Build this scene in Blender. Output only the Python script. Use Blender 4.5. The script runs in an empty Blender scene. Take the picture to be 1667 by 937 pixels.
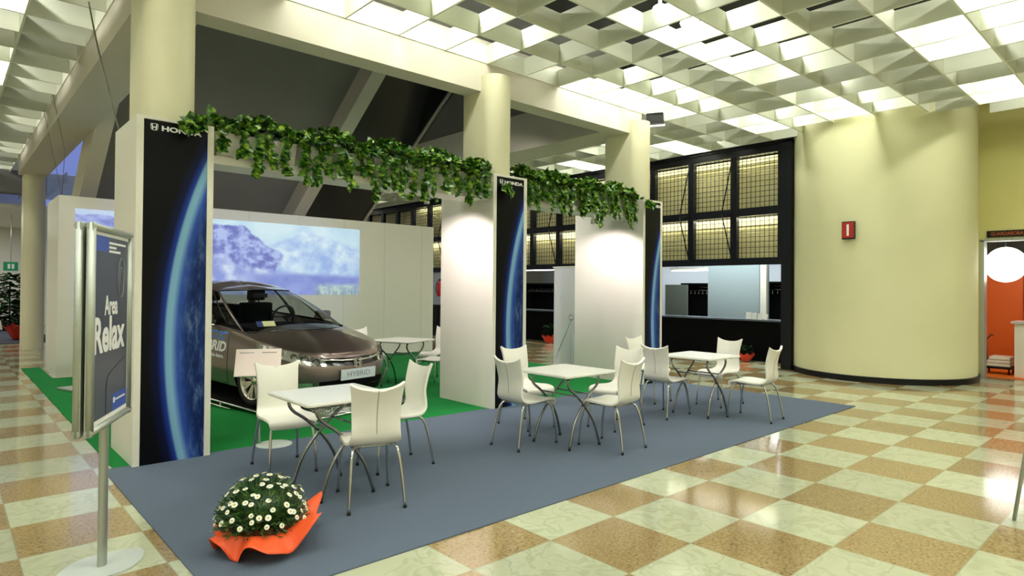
import bpy, bmesh, math, random
from math import sin, cos, pi, radians, sqrt, atan2, floor, exp
from mathutils import Vector, Matrix, noise
random.seed(7)
SC = bpy.context.scene
COL = SC.collection

# ------------------------------------------------------------------ camera
CAM_YAW, CAM_PITCH, CAM_ROLL = 0.8195, 0.0094, 0.0085
F_PX, PPX, PPY, CAM_Z = 1023.6, 862.06, 459.30, 1.535
def make_camera():
    f = Vector((cos(CAM_YAW)*cos(CAM_PITCH), sin(CAM_YAW)*cos(CAM_PITCH), sin(CAM_PITCH)))
    r = Vector((sin(CAM_YAW), -cos(CAM_YAW), 0)); u = r.cross(f)
    r2 = cos(CAM_ROLL)*r + sin(CAM_ROLL)*u; u2 = -sin(CAM_ROLL)*r + cos(CAM_ROLL)*u
    cd = bpy.data.cameras.new('camera'); co = bpy.data.objects.new('camera', cd); COL.objects.link(co)
    m = Matrix((r2, u2, -f)).transposed().to_4x4(); m.translation = (0, 0, CAM_Z)
    co.matrix_world = m
    cd.sensor_fit = 'HORIZONTAL'; cd.sensor_width = 36.0
    cd.lens = F_PX/1667*36.0
    cd.shift_x = -(PPX-833.5)/1667; cd.shift_y = (PPY-468.5)/1667
    cd.clip_start = 0.05; cd.clip_end = 200
    SC.camera = co
make_camera()

# ------------------------------------------------------------------ world, exposure
SC.view_settings.view_transform = 'Standard'; SC.view_settings.look = 'None'
SC.view_settings.gamma = 1.0; SC.view_settings.use_curve_mapping = False
SC.view_settings.exposure = 0.0
W = bpy.data.worlds.new('dusk'); SC.world = W; W.use_nodes = True
W.node_tree.nodes['Background'].inputs[0].default_value = (0.20, 0.26, 0.62, 1)
W.node_tree.nodes['Background'].inputs[1].default_value = 0.9

# ------------------------------------------------------------------ ceiling geometry numbers and lamps
ZC, FIN = 4.48, 0.24              # underside of the louvre grid, fin depth
GX0, GY0, GP = 3.87, 6.43, 0.668  # grid origin and pitch
def area_light(x, y, z, sx, sy, power, color=(1, 1, 1), rot=(0, 0, 0), spread=pi):
    ld = bpy.data.lights.new('tube_or_fill_light', 'AREA'); ld.shape = 'RECTANGLE'; ld.size = sx; ld.size_y = sy
    ld.energy = power; ld.color = color; ld.spread = spread
    lo = bpy.data.objects.new('tube_or_fill_light', ld); lo.location = (x, y, z); lo.rotation_euler = rot; COL.objects.link(lo)
    return lo
def spot_light(loc, target, power, angle, color=(1, 1, 1), blend=0.3, size=0.04):
    ld = bpy.data.lights.new('spot_lamp', 'SPOT'); ld.energy = power; ld.spot_size = angle; ld.spot_blend = blend
    ld.color = color; ld.shadow_soft_size = size
    lo = bpy.data.objects.new('spot_lamp', ld); lo.location = loc
    lo.rotation_euler = (Vector(target)-Vector(loc)).to_track_quat('-Z', 'Y').to_euler(); COL.objects.link(lo)
    return lo
LAMP_COL = (1.0, 1.0, 0.88)
LP = 33.0
lr = random.Random(11)
for i in range(-5, 5):            # fluorescent strips laid on the louvres of the main hall
    for j in range(0, 6):
        cx = GX0 + GP*(3*i + 1.0 + (j % 2)*1.5 + lr.choice((0, 0, 1))); cy = GY0 - GP*(3*j + 0.9 + lr.choice((0, 0, 1)))
        if cx > 12.2 or cy < -6: continue
        area_light(cx, cy, ZC+FIN+0.22, 1.25, 0.12, LP*lr.uniform(.75, 1.2), LAMP_COL)
for i in range(0, 3):             # over the aisle on the left
    for j in range(0, 5):
        area_light(0.3-2.1*i, 8.2+3.1*j+(i % 2)*1.3, ZC+FIN+0.22, 0.12, 1.25, LP*.9, (1.0, 0.98, 0.88))
for y in (7.9, 12.3, 16.7):        # unseen strips added in the frame to brighten the blinds of the window wall
    area_light(12.17, y, 4.40, 0.06, 4.2, 55, LAMP_COL)
    area_light(12.17, y, 3.04, 0.06, 4.2, 30, LAMP_COL)
for (x, y) in ((9.9, 8.3), (11.4, 10.2), (9.9, 12.4), (11.2, 14.6), (9.6, 16.4), (11.4, 7.4), (9.9, 19.6), (11.2, 22.0), (9.8, 25.0)):
    area_light(x, y, ZC+FIN+0.22, 1.25, 0.12, LP*.9, LAMP_COL)

# ------------------------------------------------------------------ helpers
def lin(c):
    c = c/255.0
    return c/12.92 if c <= 0.04045 else ((c+0.055)/1.055)**2.4
def rgb(r, g, b): return (lin(r), lin(g), lin(b), 1.0)
spot_light((6.3, 6.95, 4.0), (9.0, 8.5, 1.0), 150, radians(50), (1.0, .95, .9), .8, .08)  # unseen spot, added to brighten the white standing panel
for (x, tx) in ((2.6, 2.6), (4.6, 5.0), (6.9, 8.0)):   # unseen spots added behind the front beam to brighten the stand
    spot_light((x, 6.85, 4.0), (tx, 12.0, 0.9), 230, radians(95), (1.0, .95, .86), .8, .08)
spot_light((3.4, 6.80, 2.86), (4.0, 12.8, 1.7), 200, radians(48), (.30, .45, 1.0), .3, .03)   # the projector's beam
MATS = {}
def mat(name, col, rough=0.5, metal=0.0, var=0.06, scale=30.0, bump=0.0, spec=0.5, trans=0.0, coat=0.0, emit=None, es=0.0, alpha=1.0, sss=0.0):
    if name in MATS: return MATS[name]
    m = bpy.data.materials.new(name); m.use_nodes = True; nt = m.node_tree; b = nt.nodes['Principled BSDF']
    tc = nt.nodes.new('ShaderNodeTexCoord'); nz = nt.nodes.new('ShaderNodeTexNoise'); nz.inputs['Scale'].default_value = scale
    nz.inputs['Detail'].default_value = 3
    nt.links.new(tc.outputs['Object'], nz.inputs['Vector'])
    mx = nt.nodes.new('ShaderNodeMix'); mx.data_type = 'RGBA'
    c = Vector(col[:3])
    mx.inputs[6].default_value = (*(c*(1-var)), 1); mx.inputs[7].default_value = (*[min(1, v*(1+var)) for v in c], 1)
    nt.links.new(nz.outputs['Fac'], mx.inputs[0]); nt.links.new(mx.outputs[2], b.inputs['Base Color'])
    b.inputs['Roughness'].default_value = rough; b.inputs['Metallic'].default_value = metal
    b.inputs['Specular IOR Level'].default_value = spec
    b.inputs['Transmission Weight'].default_value = trans; b.inputs['Coat Weight'].default_value = coat
    b.inputs['Coat Roughness'].default_value = 0.04; b.inputs['Alpha'].default_value = alpha
    if sss: b.inputs['Subsurface Weight'].default_value = sss
    if emit: b.inputs['Emission Color'].default_value = emit; b.inputs['Emission Strength'].default_value = es
    if bump:
        bp = nt.nodes.new('ShaderNodeBump'); bp.inputs['Strength'].default_value = bump; bp.inputs['Distance'].default_value = 0.01
        nt.links.new(nz.outputs['Fac'], bp.inputs['Height']); nt.links.new(bp.outputs['Normal'], b.inputs['Normal'])
    MATS[name] = m; return m
WHITE = mat('painted_white', rgb(228, 226, 214), 0.45)
PANEL = mat('panel_white', rgb(226, 224, 212), 0.5, var=0.02, scale=4)
CREAM = mat('cream_plaster', rgb(226, 224, 182), 0.7, var=0.03, scale=3, bump=0.05)
CREAM2 = mat('column_plaster', rgb(222, 218, 186), 0.5, var=0.03, scale=3)
FINM = mat('louvre_white', rgb(232, 236, 218), 0.6, var=0.03, scale=2)
CHROME = mat('chrome_tube', rgb(205, 205, 200), 0.12, 1.0, var=0.03)
STEEL = mat('satin_steel', rgb(178, 184, 176), 0.48, .8, var=0.05)
BLACK = mat('black_paint', rgb(12, 13, 17), 0.4, spec=0.3)
BLACKM = mat('black_matte', rgb(6, 6, 8), 0.8, var=0.2, spec=0.12)
DARK = mat('dark_plenum', rgb(12, 12, 14), 0.9)
CHAIRW = mat('white_vinyl', rgb(240, 238, 228), 0.33, var=0.02, scale=12)
RUBBER = mat('black_rubber', rgb(16, 16, 16), 0.7)
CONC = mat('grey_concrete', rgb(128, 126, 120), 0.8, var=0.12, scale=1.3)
CONCL = mat('beam_plaster', rgb(205, 200, 185), 0.7, var=0.05, scale=2)

def link(name, me, material=None, parent=None):
    o = bpy.data.objects.new(name, me); COL.objects.link(o)
    if material is not None:
        for mm in (material if isinstance(material, (list, tuple)) else [material]): me.materials.append(mm)
    if parent: o.parent = parent
    return o
def obj(name, bm, material, parent=None, smooth=False, angle=None):
    me = bpy.data.meshes.new(name); bm.normal_update(); bm.to_mesh(me); bm.free()
    if smooth:
        for p in me.polygons: p.use_smooth = True
        if angle: 
            try: me.set_sharp_from_angle(angle=radians(angle))
            except Exception: pass
    return link(name, me, material, parent)
def tag(o, label, cat, group=None, kind=None):
    o['label'] = label; o['category'] = cat
    if group: o['group'] = group
    if kind: o['kind'] = kind
    return o
def thing(name, label, cat, loc=(0, 0, 0), rz=0.0, group=None):
    o = bpy.data.objects.new(name, None); COL.objects.link(o); o.empty_display_size = 0.1
    o.location = loc; o.rotation_euler = (0, 0, rz); return tag(o, label, cat, group)
def struct(name, bm, m, smooth=False):
    o = obj(name, bm, m, None, smooth, 40 if smooth else None); o['kind'] = 'structure'; return o
def kids(o): return [c for c in bpy.data.objects if c.parent == o]
def dup(root, loc, rz, label, group=None):
    tree = KID.get(root.name)
    if tree is None:
        tree = [(c, [(g) for g in kids(c)]) for c in kids(root)]; KID[root.name] = tree
    r = root.copy(); COL.objects.link(r); r.location = loc; r.rotation_euler = (0, 0, rz); r['label'] = label
    if group: r['group'] = group
    for c, gs in tree:
        d = c.copy(); COL.objects.link(d); d.parent = r
        for g in gs: e = g.copy(); COL.objects.link(e); e.parent = d
    return r
KID = {}
def B(): return bmesh.new()
def box(bm, x0, x1, y0, y1, z0, z1, mi=0, M=None, bev=0.0):
    vs = [bm.verts.new((x, y, z)) for x in (x0, x1) for y in (y0, y1) for z in (z0, z1)]
    if M is not None:
        for v in vs: v.co = M @ v.co
    fs = []
    for a in ((0, 1, 3, 2), (4, 6, 7, 5), (0, 4, 5, 1), (2, 3, 7, 6), (0, 2, 6, 4), (1, 5, 7, 3)):
        f = bm.faces.new([vs[i] for i in a]); f.material_index = mi; fs.append(f)
    if bev:
        es = list({e for f in fs for e in f.edges})
        bmesh.ops.bevel(bm, geom=es, offset=bev, segments=2, profile=0.7, affect='EDGES', material=mi)
    return vs
def tube(bm, pts, r, n=8, mi=0, caps=True, closed=False):
    pts = [Vector(p) for p in pts]; rings = []
    N = len(pts); prev = None
    rr = r if isinstance(r, (list, tuple)) else [r]*N
    for i, p in enumerate(pts):
        if closed: t = pts[(i+1) % N]-pts[i-1]
        else: t = pts[min(i+1, N-1)]-pts[max(i-1, 0)]
        if t.length < 1e-9: t = Vector((0, 0, 1))
        t.normalize()
        if prev is None:
            a = Vector((0, 0, 1)) if abs(t.z) < .9 else Vector((1, 0, 0))
            u = t.cross(a).normalized()
        else:
            u = (prev - t*prev.dot(t)).normalized()
        prev = u; v = t.cross(u)
        rings.append([bm.verts.new(p + (u*cos(2*pi*k/n) + v*sin(2*pi*k/n))*rr[i]) for k in range(n)])
    for i in range(N if closed else N-1):
        a, b = rings[i], rings[(i+1) % N]
        for k in range(n):
            f = bm.faces.new((a[k], a[(k+1) % n], b[(k+1) % n], b[k])); f.smooth = True; f.material_index = mi
    if caps and not closed:
        f = bm.faces.new(rings[0][::-1]); f.material_index = mi
        f = bm.faces.new(rings[-1]); f.material_index = mi
def spline(P, n=6):
    P = [Vector(p) for p in P]; out = []
    for i in range(len(P)-1):
        p0 = P[max(i-1, 0)]; p1 = P[i]; p2 = P[i+1]; p3 = P[min(i+2, len(P)-1)]
        for k in range(n):
            t = k/n
            out.append(0.5*((2*p1)+(-p0+p2)*t+(2*p0-5*p1+4*p2-p3)*t*t+(-p0+3*p1-3*p2+p3)*t**3))
    out.append(P[-1]); return out
def lathe(bm, prof, n=32, cx=0, cy=0, mi=0, cap=True):
    rings = [[bm.verts.new((cx+r*cos(2*pi*k/n), cy+r*sin(2*pi*k/n), z)) for k in range(n)] for r, z in prof]
    for a, b in zip(rings, rings[1:]):
        for k in range(n):
            f = bm.faces.new((a[k], a[(k+1) % n], b[(k+1) % n], b[k])); f.smooth = True; f.material_index = mi
    if cap:
        bm.faces.new(rings[0][::-1]).material_index = mi; bm.faces.new(rings[-1]).material_index = mi
def prism(bm, poly, z0, z1, mi=0, M=None):
    a = [bm.verts.new((x, y, z0)) for x, y in poly]; b = [bm.verts.new((x, y, z1)) for x, y in poly]
    if M is not None:
        for v in a+b: v.co = M @ v.co
    n = len(poly)
    bm.faces.new(a[::-1]).material_index = mi; bm.faces.new(b).material_index = mi
    for k in range(n):
        bm.faces.new((a[k], a[(k+1) % n], b[(k+1) % n], b[k])).material_index = mi
def text_mesh(name, s, size, material, parent, M, sx=1.0, bold=0.0, extrude=0.001, shear=0.0, align='LEFT', spacing=1.0):
    cu = bpy.data.curves.new(name, 'FONT'); cu.body = s; cu.size = size; cu.extrude = extrude; cu.offset = bold
    cu.shear = shear; cu.align_x = align; cu.space_character = spacing; cu.resolution_u = 3
    o = bpy.data.objects.new('tmp', cu); COL.objects.link(o)
    dg = bpy.context.evaluated_depsgraph_get(); me = bpy.data.meshes.new_from_object(o.evaluated_get(dg))
    bpy.data.objects.remove(o); me.name = name
    me.transform(M @ Matrix.Diagonal((sx, 1, 1, 1)))
    me.materials.clear()
    return link(name, me, material, parent)
# a frame whose local x,y,z axes are given (local xy is the plane of a drawing, z its normal)
def frame(o, ax, ay, az): 
    m = Matrix((Vector(ax), Vector(ay), Vector(az))).transposed().to_4x4(); m.translation = Vector(o); return m
# ================================================================== SETTING
def nn(nt, t, **kw):
    n = nt.nodes.new(t)
    for k, v in kw.items(): setattr(n, k, v)
    return n
def math_(nt, op, a, b=None, c=None):
    n = nn(nt, 'ShaderNodeMath', operation=op)
    for i, v in enumerate((a, b, c)):
        if v is None: continue
        if isinstance(v, (int, float)): n.inputs[i].default_value = v
        else: nt.links.new(v, n.inputs[i])
    return n.outputs[0]
def mixc(nt, f, a, b):
    n = nn(nt, 'ShaderNodeMix', data_type='RGBA')
    for i, v in ((0, f), (6, a), (7, b)):
        if isinstance(v, (int, float, tuple)): n.inputs[i].default_value = v
        else: nt.links.new(v, n.inputs[i])
    return n.outputs[2]
def ramp(nt, f, stops, interp='LINEAR'):
    n = nn(nt, 'ShaderNodeValToRGB'); cr = n.color_ramp; cr.interpolation = interp
    while len(cr.elements) < len(stops): cr.elements.new(0.5)
    for e, (p, c) in zip(cr.elements, stops): e.position = p; e.color = c
    nt.links.new(f, n.inputs[0]); return n.outputs[0]
TX, TY, TS = 3.931, 1.516, 0.6
def floor_material():
    m = bpy.data.materials.new('marble_checker'); m.use_nodes = True; nt = m.node_tree; b = nt.nodes['Principled BSDF']
    tc = nn(nt, 'ShaderNodeTexCoord'); sp = nn(nt, 'ShaderNodeSeparateXYZ'); nt.links.new(tc.outputs['Object'], sp.inputs[0])
    X = math_(nt, 'DIVIDE', math_(nt, 'ADD', sp.outputs[0], -TX+60), TS); Y = math_(nt, 'DIVIDE', math_(nt, 'ADD', sp.outputs[1], -TY+60), TS)
    fx, fy = math_(nt, 'FLOOR', X), math_(nt, 'FLOOR', Y)
    par = math_(nt, 'MODULO', math_(nt, 'ADD', math_(nt, 'ADD', fx, fy), 0.5), 2.0)
    odd = math_(nt, 'GREATER_THAN', par, 1.0)
    cmb = nn(nt, 'ShaderNodeCombineXYZ'); nt.links.new(fx, cmb.inputs[0]); nt.links.new(fy, cmb.inputs[1])
    wn = nn(nt, 'ShaderNodeTexWhiteNoise', noise_dimensions='3D'); nt.links.new(cmb.outputs[0], wn.inputs['Vector'])
    off = nn(nt, 'ShaderNodeVectorMath', operation='MULTIPLY_ADD'); nt.links.new(wn.outputs['Color'], off.inputs[0])
    off.inputs[1].default_value = (9, 9, 9); nt.links.new(tc.outputs['Object'], off.inputs[2])
    n1 = nn(nt, 'ShaderNodeTexNoise'); n1.inputs['Scale'].default_value = 5.0; n1.inputs['Detail'].default_value = 7; n1.inputs['Distortion'].default_value = 0.7
    nt.links.new(off.outputs[0], n1.inputs['Vector'])
    n2 = nn(nt, 'ShaderNodeTexNoise'); n2.inputs['Scale'].default_value = 60; n2.inputs['Detail'].default_value = 4
    nt.links.new(off.outputs[0], n2.inputs['Vector'])
    light = ramp(nt, n1.outputs['Fac'], [(0.30, rgb(178, 184, 152)), (0.45, rgb(194, 198, 168)), (0.50, rgb(174, 180, 148)), (0.55, rgb(192, 196, 166)), (0.75, rgb(186, 190, 158))])
    brown = ramp(nt, n2.outputs['Fac'], [(0.28, rgb(98, 80, 54)), (0.40, rgb(148, 126, 84)), (0.58, rgb(164, 142, 98)), (0.74, rgb(182, 164, 124))])
    col = mixc(nt, odd, light, brown)
    vv = math_(nt, 'MULTIPLY_ADD', wn.outputs['Value'], 0.20, 0.80)
    mu = nn(nt, 'ShaderNodeVectorMath', operation='SCALE'); nt.links.new(col, mu.inputs[0]); nt.links.new(vv, mu.inputs['Scale'])
    gx = math_(nt, 'PINGPONG', X, 0.5); gy = math_(nt, 'PINGPONG', Y, 0.5)
    j = math_(nt, 'LESS_THAN', math_(nt, 'MINIMUM', gx, gy), 0.006)
    fc = mixc(nt, j, mu.outputs[0], rgb(150, 146, 112))
    nt.links.new(fc, b.inputs['Base Color'])
    n3 = nn(nt, 'ShaderNodeTexNoise'); n3.inputs['Scale'].default_value = 2.5; nt.links.new(tc.outputs['Object'], n3.inputs['Vector'])
    nt.links.new(math_(nt, 'MULTIPLY_ADD', n3.outputs['Fac'], 0.10, 0.06), b.inputs['Roughness'])
    b.inputs['Specular IOR Level'].default_value = 0.65
    return m
bm = B(); box(bm, -6, 20, -6, 31, -0.1, 0.0); struct('floor', bm, floor_material())

def carpet_mat(name, col):
    m = mat(name, col, 0.95, var=0.16, scale=160, bump=0.25, spec=0.1); return m
bm = B(); box(bm, 0.99, 8.9, 3.155, 6.2, 0.0, 0.008)
tag(obj('carpet', bm, carpet_mat('blue_grey_carpet', rgb(92, 103, 118))), 'blue-grey carpet laid on the checkered floor under the white tables', 'carpet')
bm = B(); box(bm, 1.06, 8.9, 6.2, 12.75, 0.0, 0.008); box(bm, 1.06, 1.33, 12.75, 14.6, 0.0, 0.008)
tag(obj('carpet', bm, carpet_mat('green_carpet', rgb(30, 122, 58))), 'bright green carpet inside the stand, under the parked car', 'carpet')

# ---- louvre ceilings
def grid_ceiling(x0, x1, y0, y1, gx, gy, px, py):
    bm = B(); t = 0.012
    i = math.ceil((x0-gx)/px-1e-6)
    while gx+i*px <= x1+1e-6: x = gx+i*px; box(bm, x-t, x+t, y0, y1, ZC, ZC+FIN); i += 1
    j = math.ceil((y0-gy)/py-1e-6)
    while gy+j*py <= y1+1e-6: y = gy+j*py; box(bm, x0, x1, y-t, y+t, ZC+.001, ZC+FIN-.001); j += 1
    return bm
E1 = GX0+GP*12   # 11.89
struct('ceiling', grid_ceiling(-5.5, 13.22, -5.6, 2.385, GX0, GY0, GP, 0.672), FINM)
struct('ceiling', grid_ceiling(-5.5, E1+.02, 2.388, GY0, GX0, GY0, GP, 0.672), FINM)
struct('ceiling', grid_ceiling(8.552, E1+.019, GY0+.02, 29.5, GX0, GY0, GP, 0.672), FINM)
struct('ceiling', grid_ceiling(-5.5, 1.27, GY0, 21.5, 1.27-0.64*11, 8.78-.68*4, 0.64, 0.68), FINM)
struct('ceiling', grid_ceiling(1.28, 2.05, 19.02, 21.48, 1.27-0.64*11, 8.78-.68*4, 0.64, 0.68), FINM)
struct('ceiling', grid_ceiling(1.8, 5.0, 22.02, 28, 1.27, 22.0, 0.64, 0.68), FINM)
bm = B(); box(bm, -6, 20, -6, 6.44, 5.35, 5.45); box(bm, 8.5, 20, 6.44, 31, 5.35, 5.45); box(bm, -6, 1.27, 6.44, 31, 5.35, 5.45)
struct('ceiling', bm, DARK)

# ---- perimeter beams of the open well
bm = B(); box(bm, 1.27, 8.55, 6.43, 6.74, 4.10, ZC+.3)
struct('trim_1', bm, CONCL)
bm = B(); box(bm, 1.27, 1.80, 6.741, 19.0, 4.10, ZC+.3); struct('trim_2', bm, CONCL)
bm = B(); box(bm, 7.85, 8.55, 6.741, 19.0, 4.10, ZC+.3); struct('trim_3', bm, CONCL)
bm = B(); box(bm, 7.9, 8.0, 6.9, 16, ZC+.3, 9.0); box(bm, 1.8, 8.0, 6.6, 6.7, ZC+.301, 9.0)
box(bm, 1.7, 1.8, 6.75, 12.5, ZC+.301, 9.0); box(bm, 1.7, 8.0, 6.6, 14.0, 9.0, 9.1)
struct('wall_well', bm, CONC)
# raked underside of the seating above: grey slab, black strip, raker beams
def rake(y): return 5.7-0.67*(y-10.9)
def raked(x0, x1, y0, y1, t0, t1, m, name, label, cat, grp=None):
    bm = B(); vs = []
    for y in (y0, y1):
        for x in (x0, x1):
            for t in (t0, t1): vs.append(bm.verts.new((x, y, rake(y)+t)))
    for a in ((0, 1, 3, 2), (4, 6, 7, 5), (0, 4, 5, 1), (2, 3, 7, 6), (0, 2, 6, 4), (1, 5, 7, 3)): bm.faces.new([vs[i] for i in a])
    bmesh.ops.recalc_face_normals(bm, faces=bm.faces)
    return tag(obj(name, bm, m), label, cat, grp)
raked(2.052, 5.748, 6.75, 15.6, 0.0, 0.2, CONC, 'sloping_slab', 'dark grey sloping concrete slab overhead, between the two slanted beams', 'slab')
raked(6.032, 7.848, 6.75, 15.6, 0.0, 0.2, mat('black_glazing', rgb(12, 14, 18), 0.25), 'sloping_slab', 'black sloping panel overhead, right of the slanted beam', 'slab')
raked(5.75, 6.03, 6.75, 15.6, -0.5, 0.2, CONCL, 'slanted_beam', 'pale slanted beam running down behind the plants, left of the black panel', 'beam', None)
raked(1.80, 2.05, 8.6, 15.9, -0.55, 0.2, CONCL, 'slanted_beam', 'pale slanted beam left of the tall white tower, beside the patch of blue sky', 'beam', None)
raked(7.80, 7.848, 6.75, 15.6, -0.06, -0.001, CONCL, 'ceiling_strip', 'thin pale strip along the right edge of the black sloping panel', 'strip')

# ---- columns (rounded front, straight sides)
def column(x0, x1, yf, yb, label, z1=4.10):
    r = (x1-x0)/2; cx = (x0+x1)/2; cy = yf+r; poly = []
    for k in range(25):
        a = pi + pi*k/24; poly.append((cx+r*cos(a), cy+r*sin(a)))
    poly += [(x1, yb), (x0, yb)]
    bm = B(); prism(bm, poly, 0.0, z1)
    o = obj('column', bm, CREAM2, None, True, 30); return tag(o, label, 'column')
column(1.26, 1.69, 6.2, 6.85, 'cream round-fronted column rising out of the leftmost white tower', 4.3)
column(5.11, 5.50, 6.17, 6.80, 'cream round-fronted column rising behind the plants, at the middle tower', 4.3)
column(8.23, 8.64, 6.22, 6.95, 'cream round-fronted column rising behind the plants, at the rightmost tower', 4.3)
column(1.36, 1.78, 18.6, 19.2, 'cream column far back on the left, past the white wall')

# ---- curved wall with skirting
CWX, CWY, CWR = 12.85, 4.13, 1.50
bm = B(); lathe(bm, [(CWR, 0.10), (CWR, 5.3)], 96, CWX, CWY)
struct('wall_curved', bm, CREAM, True)
bm = B(); lathe(bm, [(CWR+.001, 0.0), (CWR+.03, 0.0), (CWR+.03, 0.095), (CWR+.001, 0.099)], 96, CWX, CWY)
struct('baseboard_curved', bm, BLACK, True)
# yellow wall beyond with doorway
YW = mat('yellow_plaster', rgb(222, 216, 146), 0.7, var=0.03, scale=2)
bm = B(); box(bm, 13.5, 13.65, 2.69, 3.4, 0, 5.3); box(bm, 13.5, 13.65, 0.9, 2.69, 2.45, 5.3); box(bm, 13.5, 13.65, -6, 0.9, 0, 5.3)
struct('wall_right', bm, YW)
bm = B(); box(bm, 13.47, 13.68, 2.64, 2.70, 0, 2.45); box(bm, 13.47, 13.68, 0.9, 2.70, 2.43, 2.48); box(bm, 13.47, 13.68, 0.89, 0.95, 0, 2.43)
struct('door_1', bm, STEEL)
# enclosing walls
bm = B(); box(bm, -6, 20, -6.15, -6, 0, 5.4); struct('wall_front', bm, WHITE)
bm = B(); box(bm, -6.15, -6, -6, 31, 0, 5.4); struct('wall_left', bm, WHITE)
bm = B(); box(bm, -6, 2.9, 30, 30.15, 0, 4.4); box(bm, 2.9, 20, 30, 30.15, 0, 4.4); box(bm, -6, 2.35, 30, 30.15, 4.4, 5.4); box(bm, 5.0, 20, 30, 30.15, 4.4, 9.0); struct('wall_back', bm, WHITE)
bm = B(); box(bm, 20, 20.15, -6, 31, 0, 5.4); struct('wall_far_right', bm, WHITE)
bm = B(); box(bm, -6, 2.05, 21.5, 22.0, 3.95, 4.75); struct('trim_4', bm, CONC)
bm = B(); box(bm, -6, 2.9, 22.0, 30, 3.6, 3.7); struct('ceiling', bm, WHITE)
bm = B(); box(bm, 12.3, 20, 5.9, 19, 2.75, 2.85); struct('ceiling', bm, WHITE)
bm = B(); box(bm, 13.66, 18.4, -1.5, 3.8, 2.75, 2.85); struct('ceiling', bm, WHITE)
bm = B(); box(bm, 13.66, 18.4, 3.35, 3.45, 0, 2.75); struct('wall_inner', bm, WHITE)
area_light(2.0-2, 26, 3.55, 2.5, 2.5, 130, (1, 1, .95)); 
area_light(0.2, 23.6, 3.55, 1.5, .4, 60, (1, 1, .95))

# ---- booth partition walls
bm = B(); box(bm, 1.38, 8.74, 12.80, 12.86, 0.0, 3.0); box(bm, 1.38, 1.44, 12.86, 14.3, 0.0, 3.0)
struct('wall_booth', bm, PANEL)
bm = B()
for x in (2.4, 3.4, 4.4, 5.4, 6.4, 7.4, 8.4): box(bm, x-.003, x+.003, 12.797, 12.7995, 0.0, 3.0)
struct('trim_5', bm, mat('panel_joint', rgb(196, 196, 186), 0.5))

# ---- window wall (black steel, wire grid in front of cream louvres)
WX = 12.0; NB = 20; BW = 1.02; Y0 = 5.62
CREAMP = mat('cream_blind', rgb(232, 226, 184), 0.6, var=0.05, scale=3)
FRM = mat('black_steel', rgb(13, 16, 24), 0.4, spec=0.3)
for i in range(NB):
    ya = Y0+i*BW; yb = ya+BW
    w = bpy.data.objects.new('window_%d' % (i+1), None); COL.objects.link(w); w['kind'] = 'structure'; w.location = (WX, ya, 2.0)
    bm = B(); M = Matrix.Translation((0, 0, 0))
    box(bm, 0, .12, 0, .09, 0.05, 2.34); box(bm, 0, .12, BW-.05, BW-.001, 0.05, 2.34)
    box(bm, -.01, .13, 0, BW-.001, 1.05, 1.21); box(bm, -.01, .13, 0, BW-.001, 0.05, 0.19); box(bm, -.01, .13, 0, BW-.001, 2.28, 2.42)
    obj('window_frame', bm, FRM, w)
    bm = B(); 
    for z0, z1 in ((.19, 1.05), (1.21, 2.28)):
        n = 11; dz = (z1-z0)/n
        for k in range(n): 
            a = z0+k*dz
            v = [bm.verts.new(p) for p in ((.30, .0, a), (.30, BW, a), (.26, BW, a+dz*.9), (.26, 0, a+dz*.9))]; bm.faces.new(v)
            v = [bm.verts.new(p) for p in ((.26, .0, a+dz*.9), (.26, BW, a+dz*.9), (.30, BW, a+dz), (.30, 0, a+dz))]; bm.faces.new(v)
    obj('blind', bm, CREAMP, w)
    bm = B(); t = .0045
    for z0, z1 in ((.19, 1.05), (1.21, 2.28)):
        for k in range(1, 9): y = .09+k*(BW-.14)/9; box(bm, .05-t, .05+t, y-t, y+t, z0, z1)
        nz_ = 8 if z1 < 1.5 else 10
        for k in range(1, nz_): z = z0+k*(z1-z0)/nz_; box(bm, .04-t, .04+t, .09, BW-.05, z-t, z+t)
    obj('wire_grid', bm, BLACK, w)
    if i in (1, 2, 4, 5, 6, 8, 9, 11):
        bm = B(); tube(bm, [(-.04, .02, 2.3), (-.22, .16, 1.12)], .014, 6); tube(bm, [(-.22, .16, 1.10), (-.04, .02, .12)], .014, 6)
        tube(bm, [(-.22, .16, 1.11), (.0, .05, 1.13)], .012, 6)
        obj('strut', bm, BLACK, w)
bm = B(); box(bm, 11.96, 12.2, 5.42, 5.62, 0, 4.45); box(bm, 11.96, 12.14, 5.42, Y0+NB*BW, 4.425, 4.47); struct('trim_6', bm, FRM)
bm = B(); box(bm, 11.98, 12.12, Y0+3*BW-.0, Y0+3*BW+.09, 0, 2.05); box(bm, 11.98, 12.12, Y0+8*BW, Y0+8*BW+.09, 0, 2.05); box(bm, 11.98, 12.12, Y0+12*BW, Y0+12*BW+.09, 0, 2.05); struct('trim_7', bm, FRM)
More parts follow.
